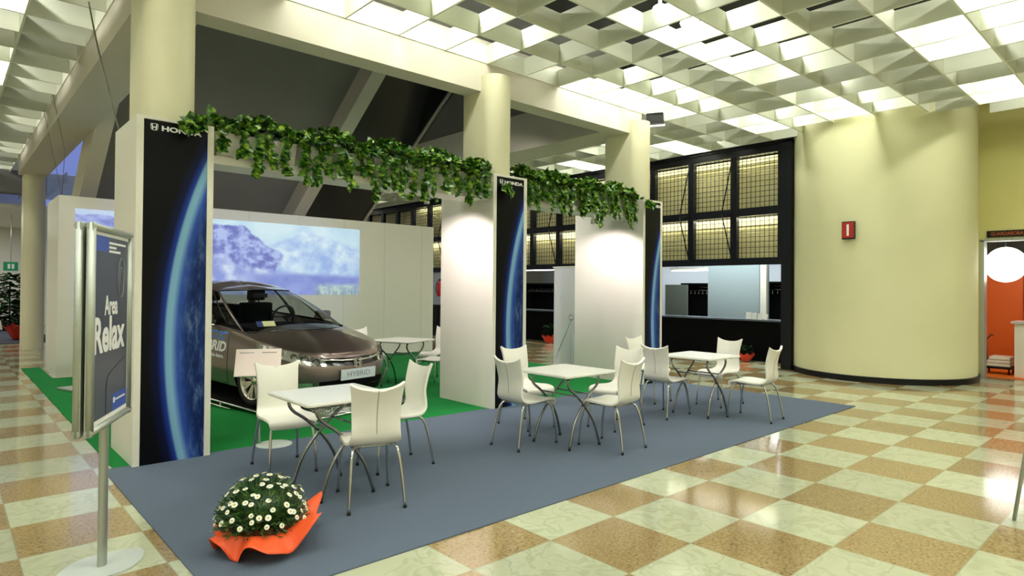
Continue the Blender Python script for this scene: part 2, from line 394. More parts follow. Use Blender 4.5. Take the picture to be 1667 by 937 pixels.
# ================================================================== TOWERS, PLANTERS, PROJECTION, POSTER STAND
def earth_mat():
    m = bpy.data.materials.new('planet_print'); m.use_nodes = True; nt = m.node_tree; b = nt.nodes['Principled BSDF']
    tc = nn(nt, 'ShaderNodeTexCoord'); sp = nn(nt, 'ShaderNodeSeparateXYZ'); nt.links.new(tc.outputs['Object'], sp.inputs[0])
    R = 4.4
    dx = math_(nt, 'SUBTRACT', sp.outputs[0], 0.185+R); dz = math_(nt, 'SUBTRACT', sp.outputs[2], 1.0)
    r = math_(nt, 'SQRT', math_(nt, 'ADD', math_(nt, 'MULTIPLY', dx, dx), math_(nt, 'MULTIPLY', dz, dz)))
    d = math_(nt, 'SUBTRACT', R, r)       # > 0 inside the planet
    mp = nn(nt, 'ShaderNodeMapping'); mp.inputs['Scale'].default_value = (9, 1, 2.2); mp.inputs['Rotation'].default_value = (0, 0.12, 0)
    nt.links.new(tc.outputs['Object'], mp.inputs[0])
    n1 = nn(nt, 'ShaderNodeTexNoise'); n1.inputs['Scale'].default_value = 1.6; n1.inputs['Detail'].default_value = 9; n1.inputs['Roughness'].default_value = .72
    nt.links.new(mp.outputs[0], n1.inputs['Vector'])
    cloud = ramp(nt, n1.outputs['Fac'], [(0.36, rgb(14, 26, 62)), (0.48, rgb(24, 44, 98)), (0.56, rgb(52, 78, 124)), (0.64, rgb(98, 122, 150)), (0.75, rgb(120, 140, 160))])
    base = ramp(nt, math_(nt, 'MULTIPLY_ADD', d, 1.6, 0.5), [(0.28, rgb(8, 9, 13)), (0.40, rgb(12, 20, 58)), (0.475, rgb(32, 60, 150)), (0.505, rgb(120, 168, 196)), (0.56, rgb(126, 172, 205)), (0.64, rgb(52, 88, 178)), (0.80, rgb(26, 46, 104))])
    f = nn(nt, 'ShaderNodeMapRange'); f.inputs[1].default_value = 0.05; f.inputs[2].default_value = 0.20; nt.links.new(d, f.inputs[0])
    c = mixc(nt, math_(nt, 'MULTIPLY', f.outputs[0], 0.85), base, cloud)
    nt.links.new(c, b.inputs['Base Color']); b.inputs['Roughness'].default_value = 0.35; b.inputs['Specular IOR Level'].default_value = 0.15
    return m
EARTH = earth_mat()
WHITEP = mat('print_white', rgb(240, 240, 240), 0.5, var=0.01)
GREYP = mat('print_grey', rgb(130, 134, 142), 0.5, var=0.01)
def honda_h(bm, M, s):      # the winged H in a rounded outline, drawn as little strips
    def strip(pts, w):
        for (x0, y0), (x1, y1) in zip(pts, pts[1:]):
            d = Vector((x1-x0, y1-y0)); L = d.length
            if L < 1e-6: continue
            n = Vector((-d.y, d.x))/L*w/2
            q = [(x0+n.x, y0+n.y), (x1+n.x, y1+n.y), (x1-n.x, y1-n.y), (x0-n.x, y0-n.y)]
            prism(bm, [(a*s, b*s) for a, b in q], 0, 0.0015, 0, M)
    rim = [(-.50, .40), (-.47, -.18), (-.36, -.44), (-.15, -.5), (.15, -.5), (.36, -.44), (.47, -.18), (.50, .40), (.44, .48), (.25, .5), (-.25, .5), (-.44, .48), (-.50, .40)]
    strip(rim, .06)
    strip([(-.33, .44), (-.22, -.42)], .15); strip([(.33, .44), (.22, -.42)], .15); strip([(-.22, -.03), (.22, -.03)], .15)
def tower(x0, x1, y0, y1, h, label, side_joints=True):
    t = thing('display_tower', label, 'tower', (x0, y0, 0.008)); w = x1-x0; d = y1-y0; H = h-.008
    bm = B()
    box(bm, 0, .03, 0.0, d, 0, H); box(bm, w-.03, w, 0.0, d, 0, H); box(bm, .03, w-.03, d-.03, d, 0, H); box(bm, .03, w-.03, .025, .04, 0, H-.01)
    obj('carcass', bm, PANEL, t)
    bm = B(); box(bm, .0, .052, -.012, -.0005, 0, H); box(bm, w-.052, w, -.012, -.0005, 0, H); box(bm, .052, w-.052, -.012, -.0005, H-.025, H)
    obj('edge_frame', bm, WHITE, t)
    g = obj('planet_print', (lambda b: (box(b, 0, w-.106, -.0075, -.003, 0, H-.028), b)[1])(B()), EARTH, t); g.location = (.053, 0, 0)
    M = frame((.053+.055, -.0085, H-.105), (1, 0, 0), (0, 0, 1), (0, -1, 0))
    bm = B(); honda_h(bm, M @ Matrix.Translation((.022, .018, 0)), .055); obj('emblem', bm, WHITEP, t)
    text_mesh('lettering', 'HONDA', .058, WHITEP, t, M @ Matrix.Translation((.075, -.004, 0)), sx=1.45, bold=.0022)
    return t
tower(1.18, 1.785, 6.13, 7.02, 2.975, 'tallest-looking white tower on the left with a blue planet print, by the poster stand')
tower(5.08, 5.655, 6.13, 7.25, 2.985, 'middle white tower with a blue planet print, between the two rows of plants')
tower(8.20, 8.72, 6.13, 7.60, 2.985, 'rightmost white tower with a blue planet print, next to the table by the dark counter')

# small return panel seen left of tower 1
# ---- overhead shelves between the towers
def shelf(x0, x1, label):
    bm = B(); box(bm, x0, x1, 6.22, 6.60, 2.66, 2.735, bev=.004); tag(obj('overhead_shelf', bm, PANEL), label, 'shelf')
shelf(1.79, 5.075, 'long white overhead shelf carrying the left row of trailing plants')
shelf(5.66, 8.195, 'shorter white overhead shelf carrying the right row of trailing plants')
# ---- planters with trailing plants
def leaf_mat(name, a, b_, c):
    m = bpy.data.materials.new(name); m.use_nodes = True; nt = m.node_tree; b = nt.nodes['Principled BSDF']
    tc = nn(nt, 'ShaderNodeTexCoord'); n1 = nn(nt, 'ShaderNodeTexNoise'); n1.inputs['Scale'].default_value = 22; n1.inputs['Detail'].default_value = 2
    nt.links.new(tc.outputs['Object'], n1.inputs['Vector'])
    nt.links.new(ramp(nt, n1.outputs['Fac'], [(0.34, a), (0.52, b_), (0.68, c)]), b.inputs['Base Color'])
    b.inputs['Roughness'].default_value = 0.33; b.inputs['Subsurface Weight'].default_value = 0.0
    return m
LEAF = leaf_mat('pothos_leaf', rgb(22, 58, 14), rgb(58, 112, 26), rgb(158, 186, 58))
STEM = mat('vine_stem', rgb(96, 120, 50), 0.6)
def leaf(bm, p, d, n, s, mi=0):
    d = Vector(d).normalized(); n = Vector(n); n = (n-d*n.dot(d)); n = n.normalized() if n.length > 1e-4 else d.orthogonal().normalized(); w = d.cross(n)
    p = Vector(p)
    L = [(0, 0, 0), (-.12, .28, .05), (.18, .47, .06), (.55, .36, .02), (1.0, 0, -.10), (.55, -.36, .02), (.18, -.47, .06), (-.12, -.28, .05)]
    vs = [bm.verts.new(p+(d*a+w*b+n*c)*s) for a, b, c in L]; mid = bm.verts.new(p+(d*.45-n*.06)*s)
    for k in range(8):
        f = bm.faces.new((vs[k], vs[(k+1) % 8], mid)); f.material_index = mi; f.smooth = True
def planter(x, label, seed, dens=1.0, left_spill=False, w=.80):
    R = random.Random(seed)
    t = thing('planter', label, 'planter', (x, 6.40, 2.736), 0, 'white planters on the overhead shelves')
    bm = B(); a, c, h = w/2-.02, .145, .235
    vs = [bm.verts.new((sx*(a+o_), sy*(c+o_*.6), z)) for z, o_ in ((0, -.025), (h, .0)) for sx, sy in ((-1, -1), (1, -1), (1, 1), (-1, 1))]
    bm.faces.new(vs[0:4][::-1]); 
    for k in range(4): bm.faces.new((vs[k], vs[(k+1) % 4], vs[4+(k+1) % 4], vs[4+k]))
    vi = [bm.verts.new((sx*(a-.012), sy*(c-.012), h)) for sx, sy in ((-1, -1), (1, -1), (1, 1), (-1, 1))]
    vj = [bm.verts.new((sx*(a-.014), sy*(c-.014), h-.04)) for sx, sy in ((-1, -1), (1, -1), (1, 1), (-1, 1))]
    for k in range(4):
        bm.faces.new((vs[4+k], vs[4+(k+1) % 4], vi[(k+1) % 4], vi[k])); bm.faces.new((vi[k], vi[(k+1) % 4], vj[(k+1) % 4], vj[k]))
    bm.faces.new(vj)
    obj('planter_box', bm, WHITE, t)
    bm = B()
    for k in range(int(430*dens)):
        px = R.uniform(-w/2-.02, w/2+.02); py = R.gauss(-.05, .12); py = max(-.30, min(.2, py))
        z = .25+.17*(1-(py/.30)**2)*R.uniform(.05, 1.0)+.04*sin(px*9+seed)
        d = Vector((R.uniform(-1, 1), R.uniform(-1.2, .5), R.uniform(-.5, .9)))
        px = max(-w/2+.02, min(w/2-.02, px)); leaf(bm, (px, py, z+.02), d, (R.uniform(-.5, .5), R.uniform(-.9, .2), 1), R.uniform(.05, .095))
    obj('foliage', bm, LEAF, t)
    bm = B(); bs = B()
    nv = int(11*dens)
    for k in range(nv):
        px = -w/2+(k+.5)*w/nv+R.uniform(-.05, .05); L = R.choice((.12, .18, .24, .30, .34, .40))*R.uniform(.7, 1.15)
        P = [(px, -.13, .24), (px+R.uniform(-.03, .03), -.20, .25), (px+R.uniform(-.05, .05), -.235, .14)]
        z = .14; qx, qy = P[-1][0], -.235
        while z > .24-L: z -= .06; qx += R.uniform(-.03, .03); qy += R.uniform(-.018, .01); P.append((qx, qy, z))
        S = spline(P, 3); tube(bs, S, .0035, 4)
        for i in range(2, len(S)):
            for q in range(R.choice((1, 1, 2))):
                p = S[i]; d = Vector((R.uniform(-1, 1), R.uniform(-.8, .1), R.uniform(-1.0, .1)))
                leaf(bm, p, d, (R.uniform(-.4, .4), -1, R.uniform(.1, .8)), R.uniform(.05, .095))
    obj('trailing_leaves', bm, LEAF, t); obj('vine_stems', bs, STEM, t)
    return t
planter(2.22, 'leftmost planter of trailing plants, its leaves spilling over the left tower', 1, 1.0, w=.82)
planter(3.05, 'second planter of trailing plants from the left tower', 2, 1.0)
planter(3.86, 'third planter of trailing plants, counted from the left tower', 3, 1.15)
planter(4.67, 'planter of trailing plants directly left of the middle tower', 4, 1.2)
planter(6.08, 'planter of trailing plants directly right of the middle tower', 5, 1.5)
planter(6.91, 'planter of trailing plants halfway between the middle and rightmost towers', 6, 1.6)
planter(7.74, 'rightmost planter of trailing plants, beside the rightmost tower', 8, 1.5)
# spills over the fronts of the towers
def spill(x, z0, n, seed, label, spread=.18, rise=0.0):
    R = random.Random(seed); t = thing('vine_cluster', label, 'plant', (x, 6.10, z0)); bm = B(); bs = B()
    for k in range(n):
        P = [(R.uniform(-.02, .04), .06, R.uniform(.01, .06)), (R.uniform(-.04, .02)-spread*.4, -.03, R.uniform(.0, .05))]
        for s in range(R.choice((2, 3, 4))): P.append((P[-1][0]+R.uniform(-spread*.5, .02), P[-1][1]+R.uniform(-.03, 0), P[-1][2]-R.uniform(.0, .055)))
        S = spline(P, 3); tube(bs, S, .003, 4)
        for p in S[1:]: leaf(bm, p, (R.uniform(-1, .4), R.uniform(-.7, .1), R.uniform(-.6, .5)), (R.uniform(-.4, .4), -1, R.uniform(.2, 1)), R.uniform(.05, .10))
    obj('leaves', bm, LEAF, t); obj('stems', bs, STEM, t)
spill(1.72, 2.96, 9, 21, 'leafy vines spilling left over the top of the leftmost tower', .17)
spill(5.30, 2.80, 5, 22, 'few leafy vines hanging over the top of the middle tower', .05)
spill(8.30, 2.90, 7, 23, 'leafy vines hanging over the top of the rightmost tower', .04)

# ---- the projected mountain picture: projector light painted as a glowing sheet
def fbm(x, y, o=5, s=1.0):
    v = 0; a = .5; f = s
    for _ in range(o): v += a*noise.noise(Vector((x*f, y*f, 3.7))); a *= .5; f *= 2.03
    return v
def lerp3(a, b, t): t = max(0, min(1, t)); return tuple(x+(y-x)*t for x, y in zip(a, b))
def ss(a, b_, x): t = max(0, min(1, (x-a)/(b_-a))); return t*t*(3-2*t)
def pic(u, v):      # u 0..1 left-right, v 0..1 bottom-top; returns sRGB 0..255
    n = fbm(u*9, v*3.4, 5); n2 = fbm(u*22+5, v*8, 5); n3 = fbm(u*40+9, v*16, 4)
    c = lerp3((158, 204, 238), (212, 240, 250), .35+1.0*n+.5*v)                       # hazy sky
    crest = .93-1.5*abs(u-.80)**1.15+.10*n2-.04*n                                      # snowy peak
    k = ss(crest+.02, crest-.05, v)
    snow = lerp3((140, 176, 236), (216, 240, 253), .62+1.3*n2+.6*n-1.1*max(0, .16-abs((v-.62)+(u-.80)*1.5))*(u < .88))
    c = lerp3(c, snow, k)
    ce = .665+.05*n2-.35*max(0, v-.55)-.0*n                                             # right edge of the cliff
    ct = .95-1.1*max(0, u-.54)+.05*n2                                                   # top of the cliff
    k = ss(ce, ce-.02, u)*ss(ct, ct-.03, v)
    rock = lerp3((74, 88, 188), (170, 190, 244), .42+1.9*n3+1.0*n2+(.30 if fbm(u*30, v*3, 3) > .06 else 0))
    c = lerp3(c, rock, k)
    sc = .52-.95*(u-.45)+.07*n2                                                         # scree slope in front of the cliff
    k = ss(sc, sc-.08, v)*ss(.80, .60, u)
    c = lerp3(c, lerp3((122, 142, 222), (212, 228, 250), .55+1.6*n2+.8*n), k)
    vy = .36+.06*n-.10*abs(u-.72); k = ss(vy, vy-.10, v)*ss(.56, .68, u+.3*v)           # blue valley
    c = lerp3(c, lerp3((92, 110, 206), (150, 172, 236), .5+1.5*n), k)
    k = ss(.20+.05*n2, .10+.05*n2, v)*ss(.78, .84, u)                                   # pale meadow and trees
    c = lerp3(c, lerp3((130, 160, 190), (200, 226, 206), .5+1.6*n3), k)
    col = floor(u*130); h = .06+.16*abs(noise.noise(Vector((col*1.73, 3.1, 0)))); w = abs((u*130) % 1-.5)*2
    if u > .80 and noise.noise(Vector((col*.9, 7.7, 0))) > -.1: c = lerp3(c, (96, 116, 150), .75*ss(1.0, .2, w/(max(.02, 1-(v-.03)/h)))*ss(h+.03, h, v))
    return lerp3(c, (150, 158, 236), .35*ss(.40, .0, u))
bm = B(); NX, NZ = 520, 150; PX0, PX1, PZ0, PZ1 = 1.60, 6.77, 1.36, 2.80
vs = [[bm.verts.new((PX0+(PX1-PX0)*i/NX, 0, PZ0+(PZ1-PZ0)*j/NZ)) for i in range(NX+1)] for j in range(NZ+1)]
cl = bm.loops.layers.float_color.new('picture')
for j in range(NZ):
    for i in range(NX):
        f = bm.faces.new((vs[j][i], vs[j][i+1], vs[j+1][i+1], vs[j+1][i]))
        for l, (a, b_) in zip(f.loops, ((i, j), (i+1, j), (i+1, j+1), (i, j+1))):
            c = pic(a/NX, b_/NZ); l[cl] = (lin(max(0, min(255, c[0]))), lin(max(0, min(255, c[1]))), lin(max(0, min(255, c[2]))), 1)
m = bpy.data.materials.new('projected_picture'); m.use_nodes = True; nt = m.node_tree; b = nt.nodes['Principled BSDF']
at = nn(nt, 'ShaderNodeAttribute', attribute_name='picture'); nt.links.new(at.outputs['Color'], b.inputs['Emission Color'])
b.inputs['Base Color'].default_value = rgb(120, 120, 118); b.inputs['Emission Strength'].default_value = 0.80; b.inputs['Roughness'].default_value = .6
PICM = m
o = obj('projected_light_picture', bm, m); o.location = (0, 12.792, 0)
tag(o, 'wide blue projection of snowy mountains on the back wall behind the car', 'projected picture')

# ---- poster stand, front left
t = thing('poster_stand', 'silver poster stand reading Area Relax on the floor in the left foreground', 'sign stand', (.655, 4.09, 0))
AX = Vector((.29, .64, 0)).normalized(); NX_ = Vector((AX.y, -AX.x, 0)); UP = Vector((0, 0, 1))
LG = mat('light_grey_plate', rgb(196, 204, 200), 0.35, .1)
bm = B(); poly = []
for k in range(49):
    a = 2*pi*k/48
    poly.append((.24*cos(a)*(1.0 if sin(a) > 0 else .95), .17*sin(a)))
poly = [(x, y*(1-abs(x/.24)**2*.35)) for x, y in poly[:-1]]
rot = Matrix.Rotation(atan2(AX.y, AX.x)-pi/2+.9, 4, 'Z')
prism(bm, poly, 0, .012, 0, rot); obj('base_plate', bm, LG, t)
bm = B(); prism(bm, [(.032*cos(2*pi*k/16)*1.0, .022*sin(2*pi*k/16)) for k in range(16)], .0121, 1.83, 0, Matrix.Rotation(atan2(AX.y, AX.x), 4, 'Z')); obj('post', bm, STEEL, t, True, 40)
FW, FH, FZ = .70, 1.07, .775
for side in (1, -1):
    ax = AX*side; nz_ = NX_*side
    M = frame(nz_*.022 - ax*FW/2 + UP*FZ, ax, UP, nz_)
    bm = B(); fr = obj('snap_frame', bm, None, t)
    bm = B()
    # rounded aluminium profiles on four sides
    for (a, b_) in (((.0, .018), (FW, .018)), ((.0, FH-.018), (FW, FH-.018)), ((.018, 0), (.018, FH)), ((FW-.018, 0), (FW-.018, FH))):
        p = [M @ Vector((a[0], a[1], .004)), M @ Vector((b_[0], b_[1], .004))]; tube(bm, p, .0195, 12)
    box(bm, .004, FW-.004, .004, FH-.004, -.014, -.002, 0, M)
    bmesh.ops.recalc_face_normals(bm, faces=bm.faces)
    bm.to_mesh(fr.data); bm.free(); fr.data.materials.append(STEEL)
    bm = B(); box(bm, .03, FW-.03, .03, FH-.03, -.001, .003, 0, M)
    obj('poster_margin', bm, WHITEP, fr)
    bm = B(); box(bm, .05, FW-.05, .062, FH-.055, .0031, .0045, 0, M)
    PO = mat('poster_slate', rgb(52, 60, 84), .35, var=.18, scale=1.2); obj('poster', bm, PO, fr)
    if side == 1:
        PB = mat('poster_blue', rgb(20, 70, 180), .35, var=.05); pw = FW-.1
        bm = B(); box(bm, .05, .05+.40*pw, FH-.135, FH-.055, .0046, .0052, 0, M); obj('blue_patch', bm, PB, fr); bm = B(); box(bm, .05+.55*pw, FW-.05, .062, .155, .0046, .0052, 0, M); obj('blue_patch', bm, PB, fr)
        T = lambda x, y, z=.0047: M @ Matrix.Translation((x, y, z))
        text_mesh('poster_text', 'Area', .145, WHITEP, fr, T(.235, .60), sx=.78, bold=.003)
        text_mesh('poster_text', 'Relax', .255, WHITEP, fr, T(.055, .41), sx=.93, bold=.008)
        for (x0, x1, y) in ((.295, .60, .985), (.295, .42, .962), (.295, .50, .940)): bm = B(); box(bm, x0, x1, y-.006, y+.006, .0047, .0052, 0, M); obj('small_print', bm, WHITEP, fr)
        bm = B(); box(bm, .40, .43, .105, .135, .0054, .0058, 0, M); obj('small_logo', bm, WHITEP, fr); bm = B(); box(bm, .44, .62, .114, .124, .0054, .0058, 0, M); obj('small_print', bm, WHITEP, fr)
        bm = B(); el = [M @ Vector((.52+.055*cos(2*pi*k/28), .80+.11*sin(2*pi*k/28), .0052)) for k in range(28)]; tube(bm, el, .004, 4, closed=True)
        el = [M @ Vector((.52+.025*cos(2*pi*k/20), .80+.06*sin(2*pi*k/20), .0052)) for k in range(13)]; tube(bm, el, .004, 4)
        obj('oval_badge', bm, GREYP, fr)
        bm = B(); tube(bm, [M @ Vector(p) for p in spline([(.27, .07, .005), (.275, .22, .005), (.31, .27, .005), (.42, .30, .005), (.64, .35, .005)], 5)], .003, 4)
        obj('drawn_outline', bm, mat('print_dark', rgb(34, 40, 58), .4), fr)
# ================================================================== CHAIRS AND TABLES
def make_chair(name='cafe_chair'):
    t = thing(name, '', 'chair', (0, 0, 0), 0, 'white cafe chairs')
    # shell: profile in local x (front +x), z ; swept across y
    prof = [(.225, .378, .175), (.235, .408, .185), (.215, .435, .19), (.12, .445, .198), (.0, .438, .198), (-.10, .435, .194), (-.165, .445, .186),
            (-.205, .48, .174), (-.218, .54, .168), (-.222, .61, .166), (-.232, .68, .168), (-.250, .755, .173), (-.272, .818, .181), (-.283, .845, .186)]
    S = spline([Vector(p) for p in prof], 3); NU = 12; bm = B(); rows = []
    zt = .845
    for s in S:
        x, z, w = s
        row = []
        for k in range(NU+1):
            u = -1+2*k/NU
            bx, bz = x, z
            if z > .50 and x < -.15:                       # back: dished, top edge dips in the middle
                f = min(1, (z-.50)/.15); bx += .028*f*u*u*1.0 - .0*f
                g = max(0, (z-.70)/(zt-.70)); bz += g*(.028*abs(u)**3-.018*(1-u*u))
            else: bz += .008*u*u - .004
            row.append(bm.verts.new((bx, u*w, bz)))
        rows.append(row)
    for a, b_ in zip(rows, rows[1:]):
        for k in range(NU): f = bm.faces.new((a[k], a[k+1], b_[k+1], b_[k])); f.smooth = True
    bmesh.ops.recalc_face_normals(bm, faces=bm.faces)
    sh = obj('shell', bm, CHAIRW, t, True)
    md = sh.modifiers.new('thick', 'SOLIDIFY'); md.thickness = .024; md.offset = 0; md = sh.modifiers.new('round', 'BEVEL'); md.width = .008; md.segments = 3; md.limit_method = 'ANGLE'
    md.angle_limit = radians(50)
    # centre seam up the back
    bm = B(); P = [Vector((s.x-.0135, 0, s.y-(.0 if s.y < .7 else .018*max(0, s.y-.7)/.145))) for s in S if s.x < -.19 and .5 < s.y < .84]
    tube(bm, P, .0022, 5); obj('seam', bm, mat('seam_grey', rgb(150, 148, 136), .6), t)
    bm = B(); tube(bm, [(.16, .145, .414), (.16, -.145, .414)], .009, 8); tube(bm, [(-.15, .145, .418), (-.15, -.145, .418)], .009, 8); tube(bm, [(-.15, .135, .416), (.16, .135, .414)], .008, 8); tube(bm, [(-.15, -.135, .416), (.16, -.135, .414)], .008, 8)
    obj('seat_frame', bm, CHROME, t)
    for sx, sy in ((1, 1), (1, -1), (-1, 1), (-1, -1)):
        if sx > 0: P = [(.15, sy*.11, .414), (.175, sy*.145, .409), (.205, sy*.165, .35), (.235, sy*.178, .20), (.25, sy*.185, .012)]
        else: P = [(-.13, sy*.11, .418), (-.165, sy*.145, .412), (-.205, sy*.162, .35), (-.245, sy*.178, .19), (-.275, sy*.19, .012)]
        bm = B(); tube(bm, spline(P, 5), .0105, 10); lg = obj('leg', bm, CHROME, t)
        bm = B(); p = Vector(P[-1]); lathe(bm, [(.013, 0.0), (.014, .012), (.012, .02)], 10, p.x, p.y); obj('foot', bm, RUBBER, lg)
    return t
ZF = 0.008
def R_(d): return radians(d)
ch0 = make_chair()
CH = [((2.12, 5.27), -96, 'white chair at the front left table, facing us, beside the car wheel'),
      ((2.27, 4.10), 72, 'white chair nearest to us at the front left table, its back turned to us'),
      ((2.86, 4.75), 178, 'white chair on the right side of the front left table'),
      ((4.21, 4.55), 2, 'white chair on the left side of the middle table, front one of the two'),
      ((4.78, 5.14), -94, 'white chair behind the middle table, in front of the middle tower'),
      ((4.77, 3.93), 93, 'white chair with its back to us at the front right of the middle table'),
      ((5.50, 4.47), 182, 'white chair on the far right side of the middle table, half hidden by another chair'),
      ((6.46, 4.47), 3, 'white chair on the left side of the right table, seen from behind'),
      ((7.62, 4.42), 178, 'white chair on the far side of the right table, before the black counter'),
      ((7.11, 3.66), 95, 'white chair at the front of the right table, rightmost of all chairs'),
      ((7.12, 5.22), -90, 'white chair behind the right table, just in front of the rightmost tower, mostly hidden'),
      ((5.02, 9.14), -75, 'white chair behind the table on the green carpet, partly hidden by the car'),
      ((5.50, 7.96), 118, 'white chair right of the table on the green carpet, cut off by the middle tower'),
      ((6.02, 8.72), 196, 'white chair at the far right of the table on the green carpet')]
for i, ((x, y), a, lb) in enumerate(CH):
    if i == 0: ch0.location = (x, y, ZF); ch0.rotation_euler = (0, 0, R_(a)); ch0['label'] = lb
    else: dup(ch0, (x, y, ZF), R_(a), lb)
TABT = mat('white_laminate', rgb(238, 238, 230), 0.25, var=.01)
TUBE_D = mat('table_chrome', rgb(150, 150, 148), 0.18, 1.0)
def make_table():
    t = thing('cafe_table', '', 'table', (0, 0, 0), 0, 'white square cafe tables')
    bm = B(); s = .36; r = .03; poly = []
    for cx, cy, a0 in ((s-r, s-r, 0), (-s+r, s-r, 90), (-s+r, -s+r, 180), (s-r, -s+r, 270)):
        for k in range(5): a = radians(a0+22.5*k); poly.append((cx+r*cos(a), cy+r*sin(a)))
    prism(bm, poly, .700, .724); es = [e for e in bm.edges if abs(e.verts[0].co.z-e.verts[1].co.z) < 1e-5]
    bmesh.ops.bevel(bm, geom=es, offset=.006, segments=2, affect='EDGES'); obj('tabletop', bm, TABT, t)
    bm = B(); 
    for sx in (-1, 1): box(bm, sx*.24-.015, sx*.24+.015, -.30, .30, .684, .6995)
    for sy in (-1, 1): box(bm, -.225, .225, sy*.27-.012, sy*.27+.012, .686, .6995)
    obj('under_frame', bm, BLACK, t)
    for sy in (-1, 1):
        for sx in (-1, 1):
            yo = sy*(.235+.012*sx)
            P = [(-sx*.21, yo, .690), (-sx*.235, yo, .640), (-sx*.20, yo, .575), (-sx*.10, yo, .50), (sx*.02, yo, .38), (sx*.13, yo+sy*.01, .22), (sx*.20, yo+sy*.02, .012)]
            bm = B(); tube(bm, spline(P, 5), .0125, 10); lg = obj('leg', bm, TUBE_D, t)
            bm = B(); lathe(bm, [(.014, 0), (.015, .014), (.013, .022)], 10, P[-1][0], P[-1][1]); obj('foot', bm, RUBBER, lg)
    bm = B(); tube(bm, [(-.10, -.23, .50), (-.10, .23, .50)], .008, 8); tube(bm, [(.10, -.24, .50), (.10, .24, .50)], .008, 8); obj('cross_bar', bm, TUBE_D, t)
    return t
tb0 = make_table()
TB = [((2.17, 4.49), 0, 'white square folding table on the left, nearest to the flower pot'),
      ((4.53, 4.31), 0, 'white square folding table in the middle, in front of the middle tower'),
      ((6.84, 4.24), 0, 'white square folding table on the right, in front of the rightmost tower'),
      ((5.20, 8.42), 22, 'white square folding table farthest back, on the green carpet beside the car')]
for i, ((x, y), a, lb) in enumerate(TB):
    if i == 0: tb0.location = (x, y, ZF); tb0.rotation_euler = (0, 0, R_(a)); tb0['label'] = lb
    else: dup(tb0, (x, y, ZF), R_(a), lb)

# ================================================================== DAISY POT
def daisy_pot():
    t = thing('potted_daisies', 'bushy pot of white daisies wrapped in orange paper, on the blue-grey carpet', 'potted plant', (1.40, 3.80, ZF))
    R = random.Random(5)
    bm = B(); lathe(bm, [(.085, 0.0), (.11, .12), (.10, .12), (.09, .11)], 24); obj('pot', bm, mat('terracotta', rgb(140, 60, 30), .7), t)
    OR = mat('orange_paper', rgb(236, 88, 34), .55, var=.10, scale=14, bump=.3)
    bm = B(); NA, NR = 96, 12; g = []
    for j in range(NR+1):
        row = []
        for k in range(NA):
            a = 2*pi*k/NA; q = j/NR
            ruf = sin(6*a+1.1)+.35*sin(11*a+.4)
            ext = .172 + .05*cos(a+.75) + .02*sin(3*a)
            r = .10+.03*min(1, q*3)+ext*max(0, q-.25)/.75*(1+.16*ruf*q)
            h = max(0, q-.45)/.55
            z = .003+.13*min(1, q/.55)**.8 - .075*h*(1-ruf*.75) + .12*h*max(0, cos(a+.45))**2
            z = max(.004, z)
            row.append(bm.verts.new((r*cos(a), r*sin(a), z)))
        g.append(row)
    for j in range(NR):
        for k in range(NA): f = bm.faces.new((g[j][k], g[j][(k+1) % NA], g[j+1][(k+1) % NA], g[j+1][k])); f.smooth = True
    w = obj('wrapping_paper', bm, OR, t, True); md = w.modifiers.new('t', 'SOLIDIFY'); md.thickness = .002
    DG = leaf_mat('daisy_foliage', rgb(22, 52, 20), rgb(44, 84, 32), rgb(90, 124, 50))
    bm = B()
    def dome(phi, th, k=1.0): return Vector((.245*k*sin(th)*cos(phi), .245*k*sin(th)*sin(phi), .165+.235*k*cos(th)))
    for k in range(3600):
        ph = R.uniform(0, 2*pi); th = math.acos(R.uniform(-.25, 1)); p = dome(ph, th, R.uniform(.45, .97))
        n = (p-Vector((0, 0, .13))).normalized(); d = (n+Vector((R.uniform(-.8, .8), R.uniform(-.8, .8), R.uniform(-.5, .8)))).normalized()
        L = R.uniform(.022, .046); u = d.orthogonal().normalized()*L*.13
        a = [bm.verts.new(p-u), bm.verts.new(p+u), bm.verts.new(p+d*L+u*.4), bm.verts.new(p+d*L-u*.4)]; bm.faces.new(a)
    for k in range(180):
        ph = R.uniform(0, 2*pi); th = R.uniform(0, 1.5); tube(bm, [(0.02*cos(ph), .02*sin(ph), .12), dome(ph, th, .6), dome(ph, th, .97)], .0014, 3)
    lathe(bm, [(.02, .10), (.12, .14), (.17, .20), (.14, .29), (.03, .34)], 16)
    obj('foliage', bm, DG, t)
    PET = mat('daisy_petal', rgb(244, 244, 232), .5, var=.01); YEL = mat('daisy_centre', rgb(196, 190, 60), .6)
    bm = B()
    for k in range(13):
        a = 2*pi*k/13; c, s = cos(a), sin(a)
        v = [bm.verts.new((c*r-s*w, s*r+c*w, z)) for r, w, z in ((.004, -.0015, .001), (.011, -.0034, .002), (.0165, -.002, .0), (.0165, .002, .0), (.011, .0034, .002), (.004, .0015, .001))]
        f = bm.faces.new(v)
    lathe(bm, [(.0058, .0), (.0055, .003), (.003, .0048)], 10, mi=1)
    me = bpy.data.meshes.new('daisy'); bm.to_mesh(me); bm.free(); me.materials.append(PET); me.materials.append(YEL)
    n = 0; gold = pi*(3-sqrt(5)); N = 92
    for k in range(N):
        ct = 1-(k+.5)/N*1.0; th = math.acos(max(-1, min(1, ct)))+R.uniform(-.08, .08); ph = gold*k+R.uniform(-.2, .2)
        kk = R.uniform(.98, 1.08); p = dome(ph, th, kk); nrm = (Vector((cos(ph)*sin(th), sin(ph)*sin(th), cos(th)+.35))+Vector((R.uniform(-.3, .3), R.uniform(-.3, .3), 0))).normalized()
        o = bpy.data.objects.new('daisy', me); COL.objects.link(o); o.parent = t; o.location = p
        o.rotation_euler = nrm.to_track_quat('Z', 'Y').to_euler(); s = R.uniform(.85, 1.15); o.scale = (s, s, s)
daisy_pot()
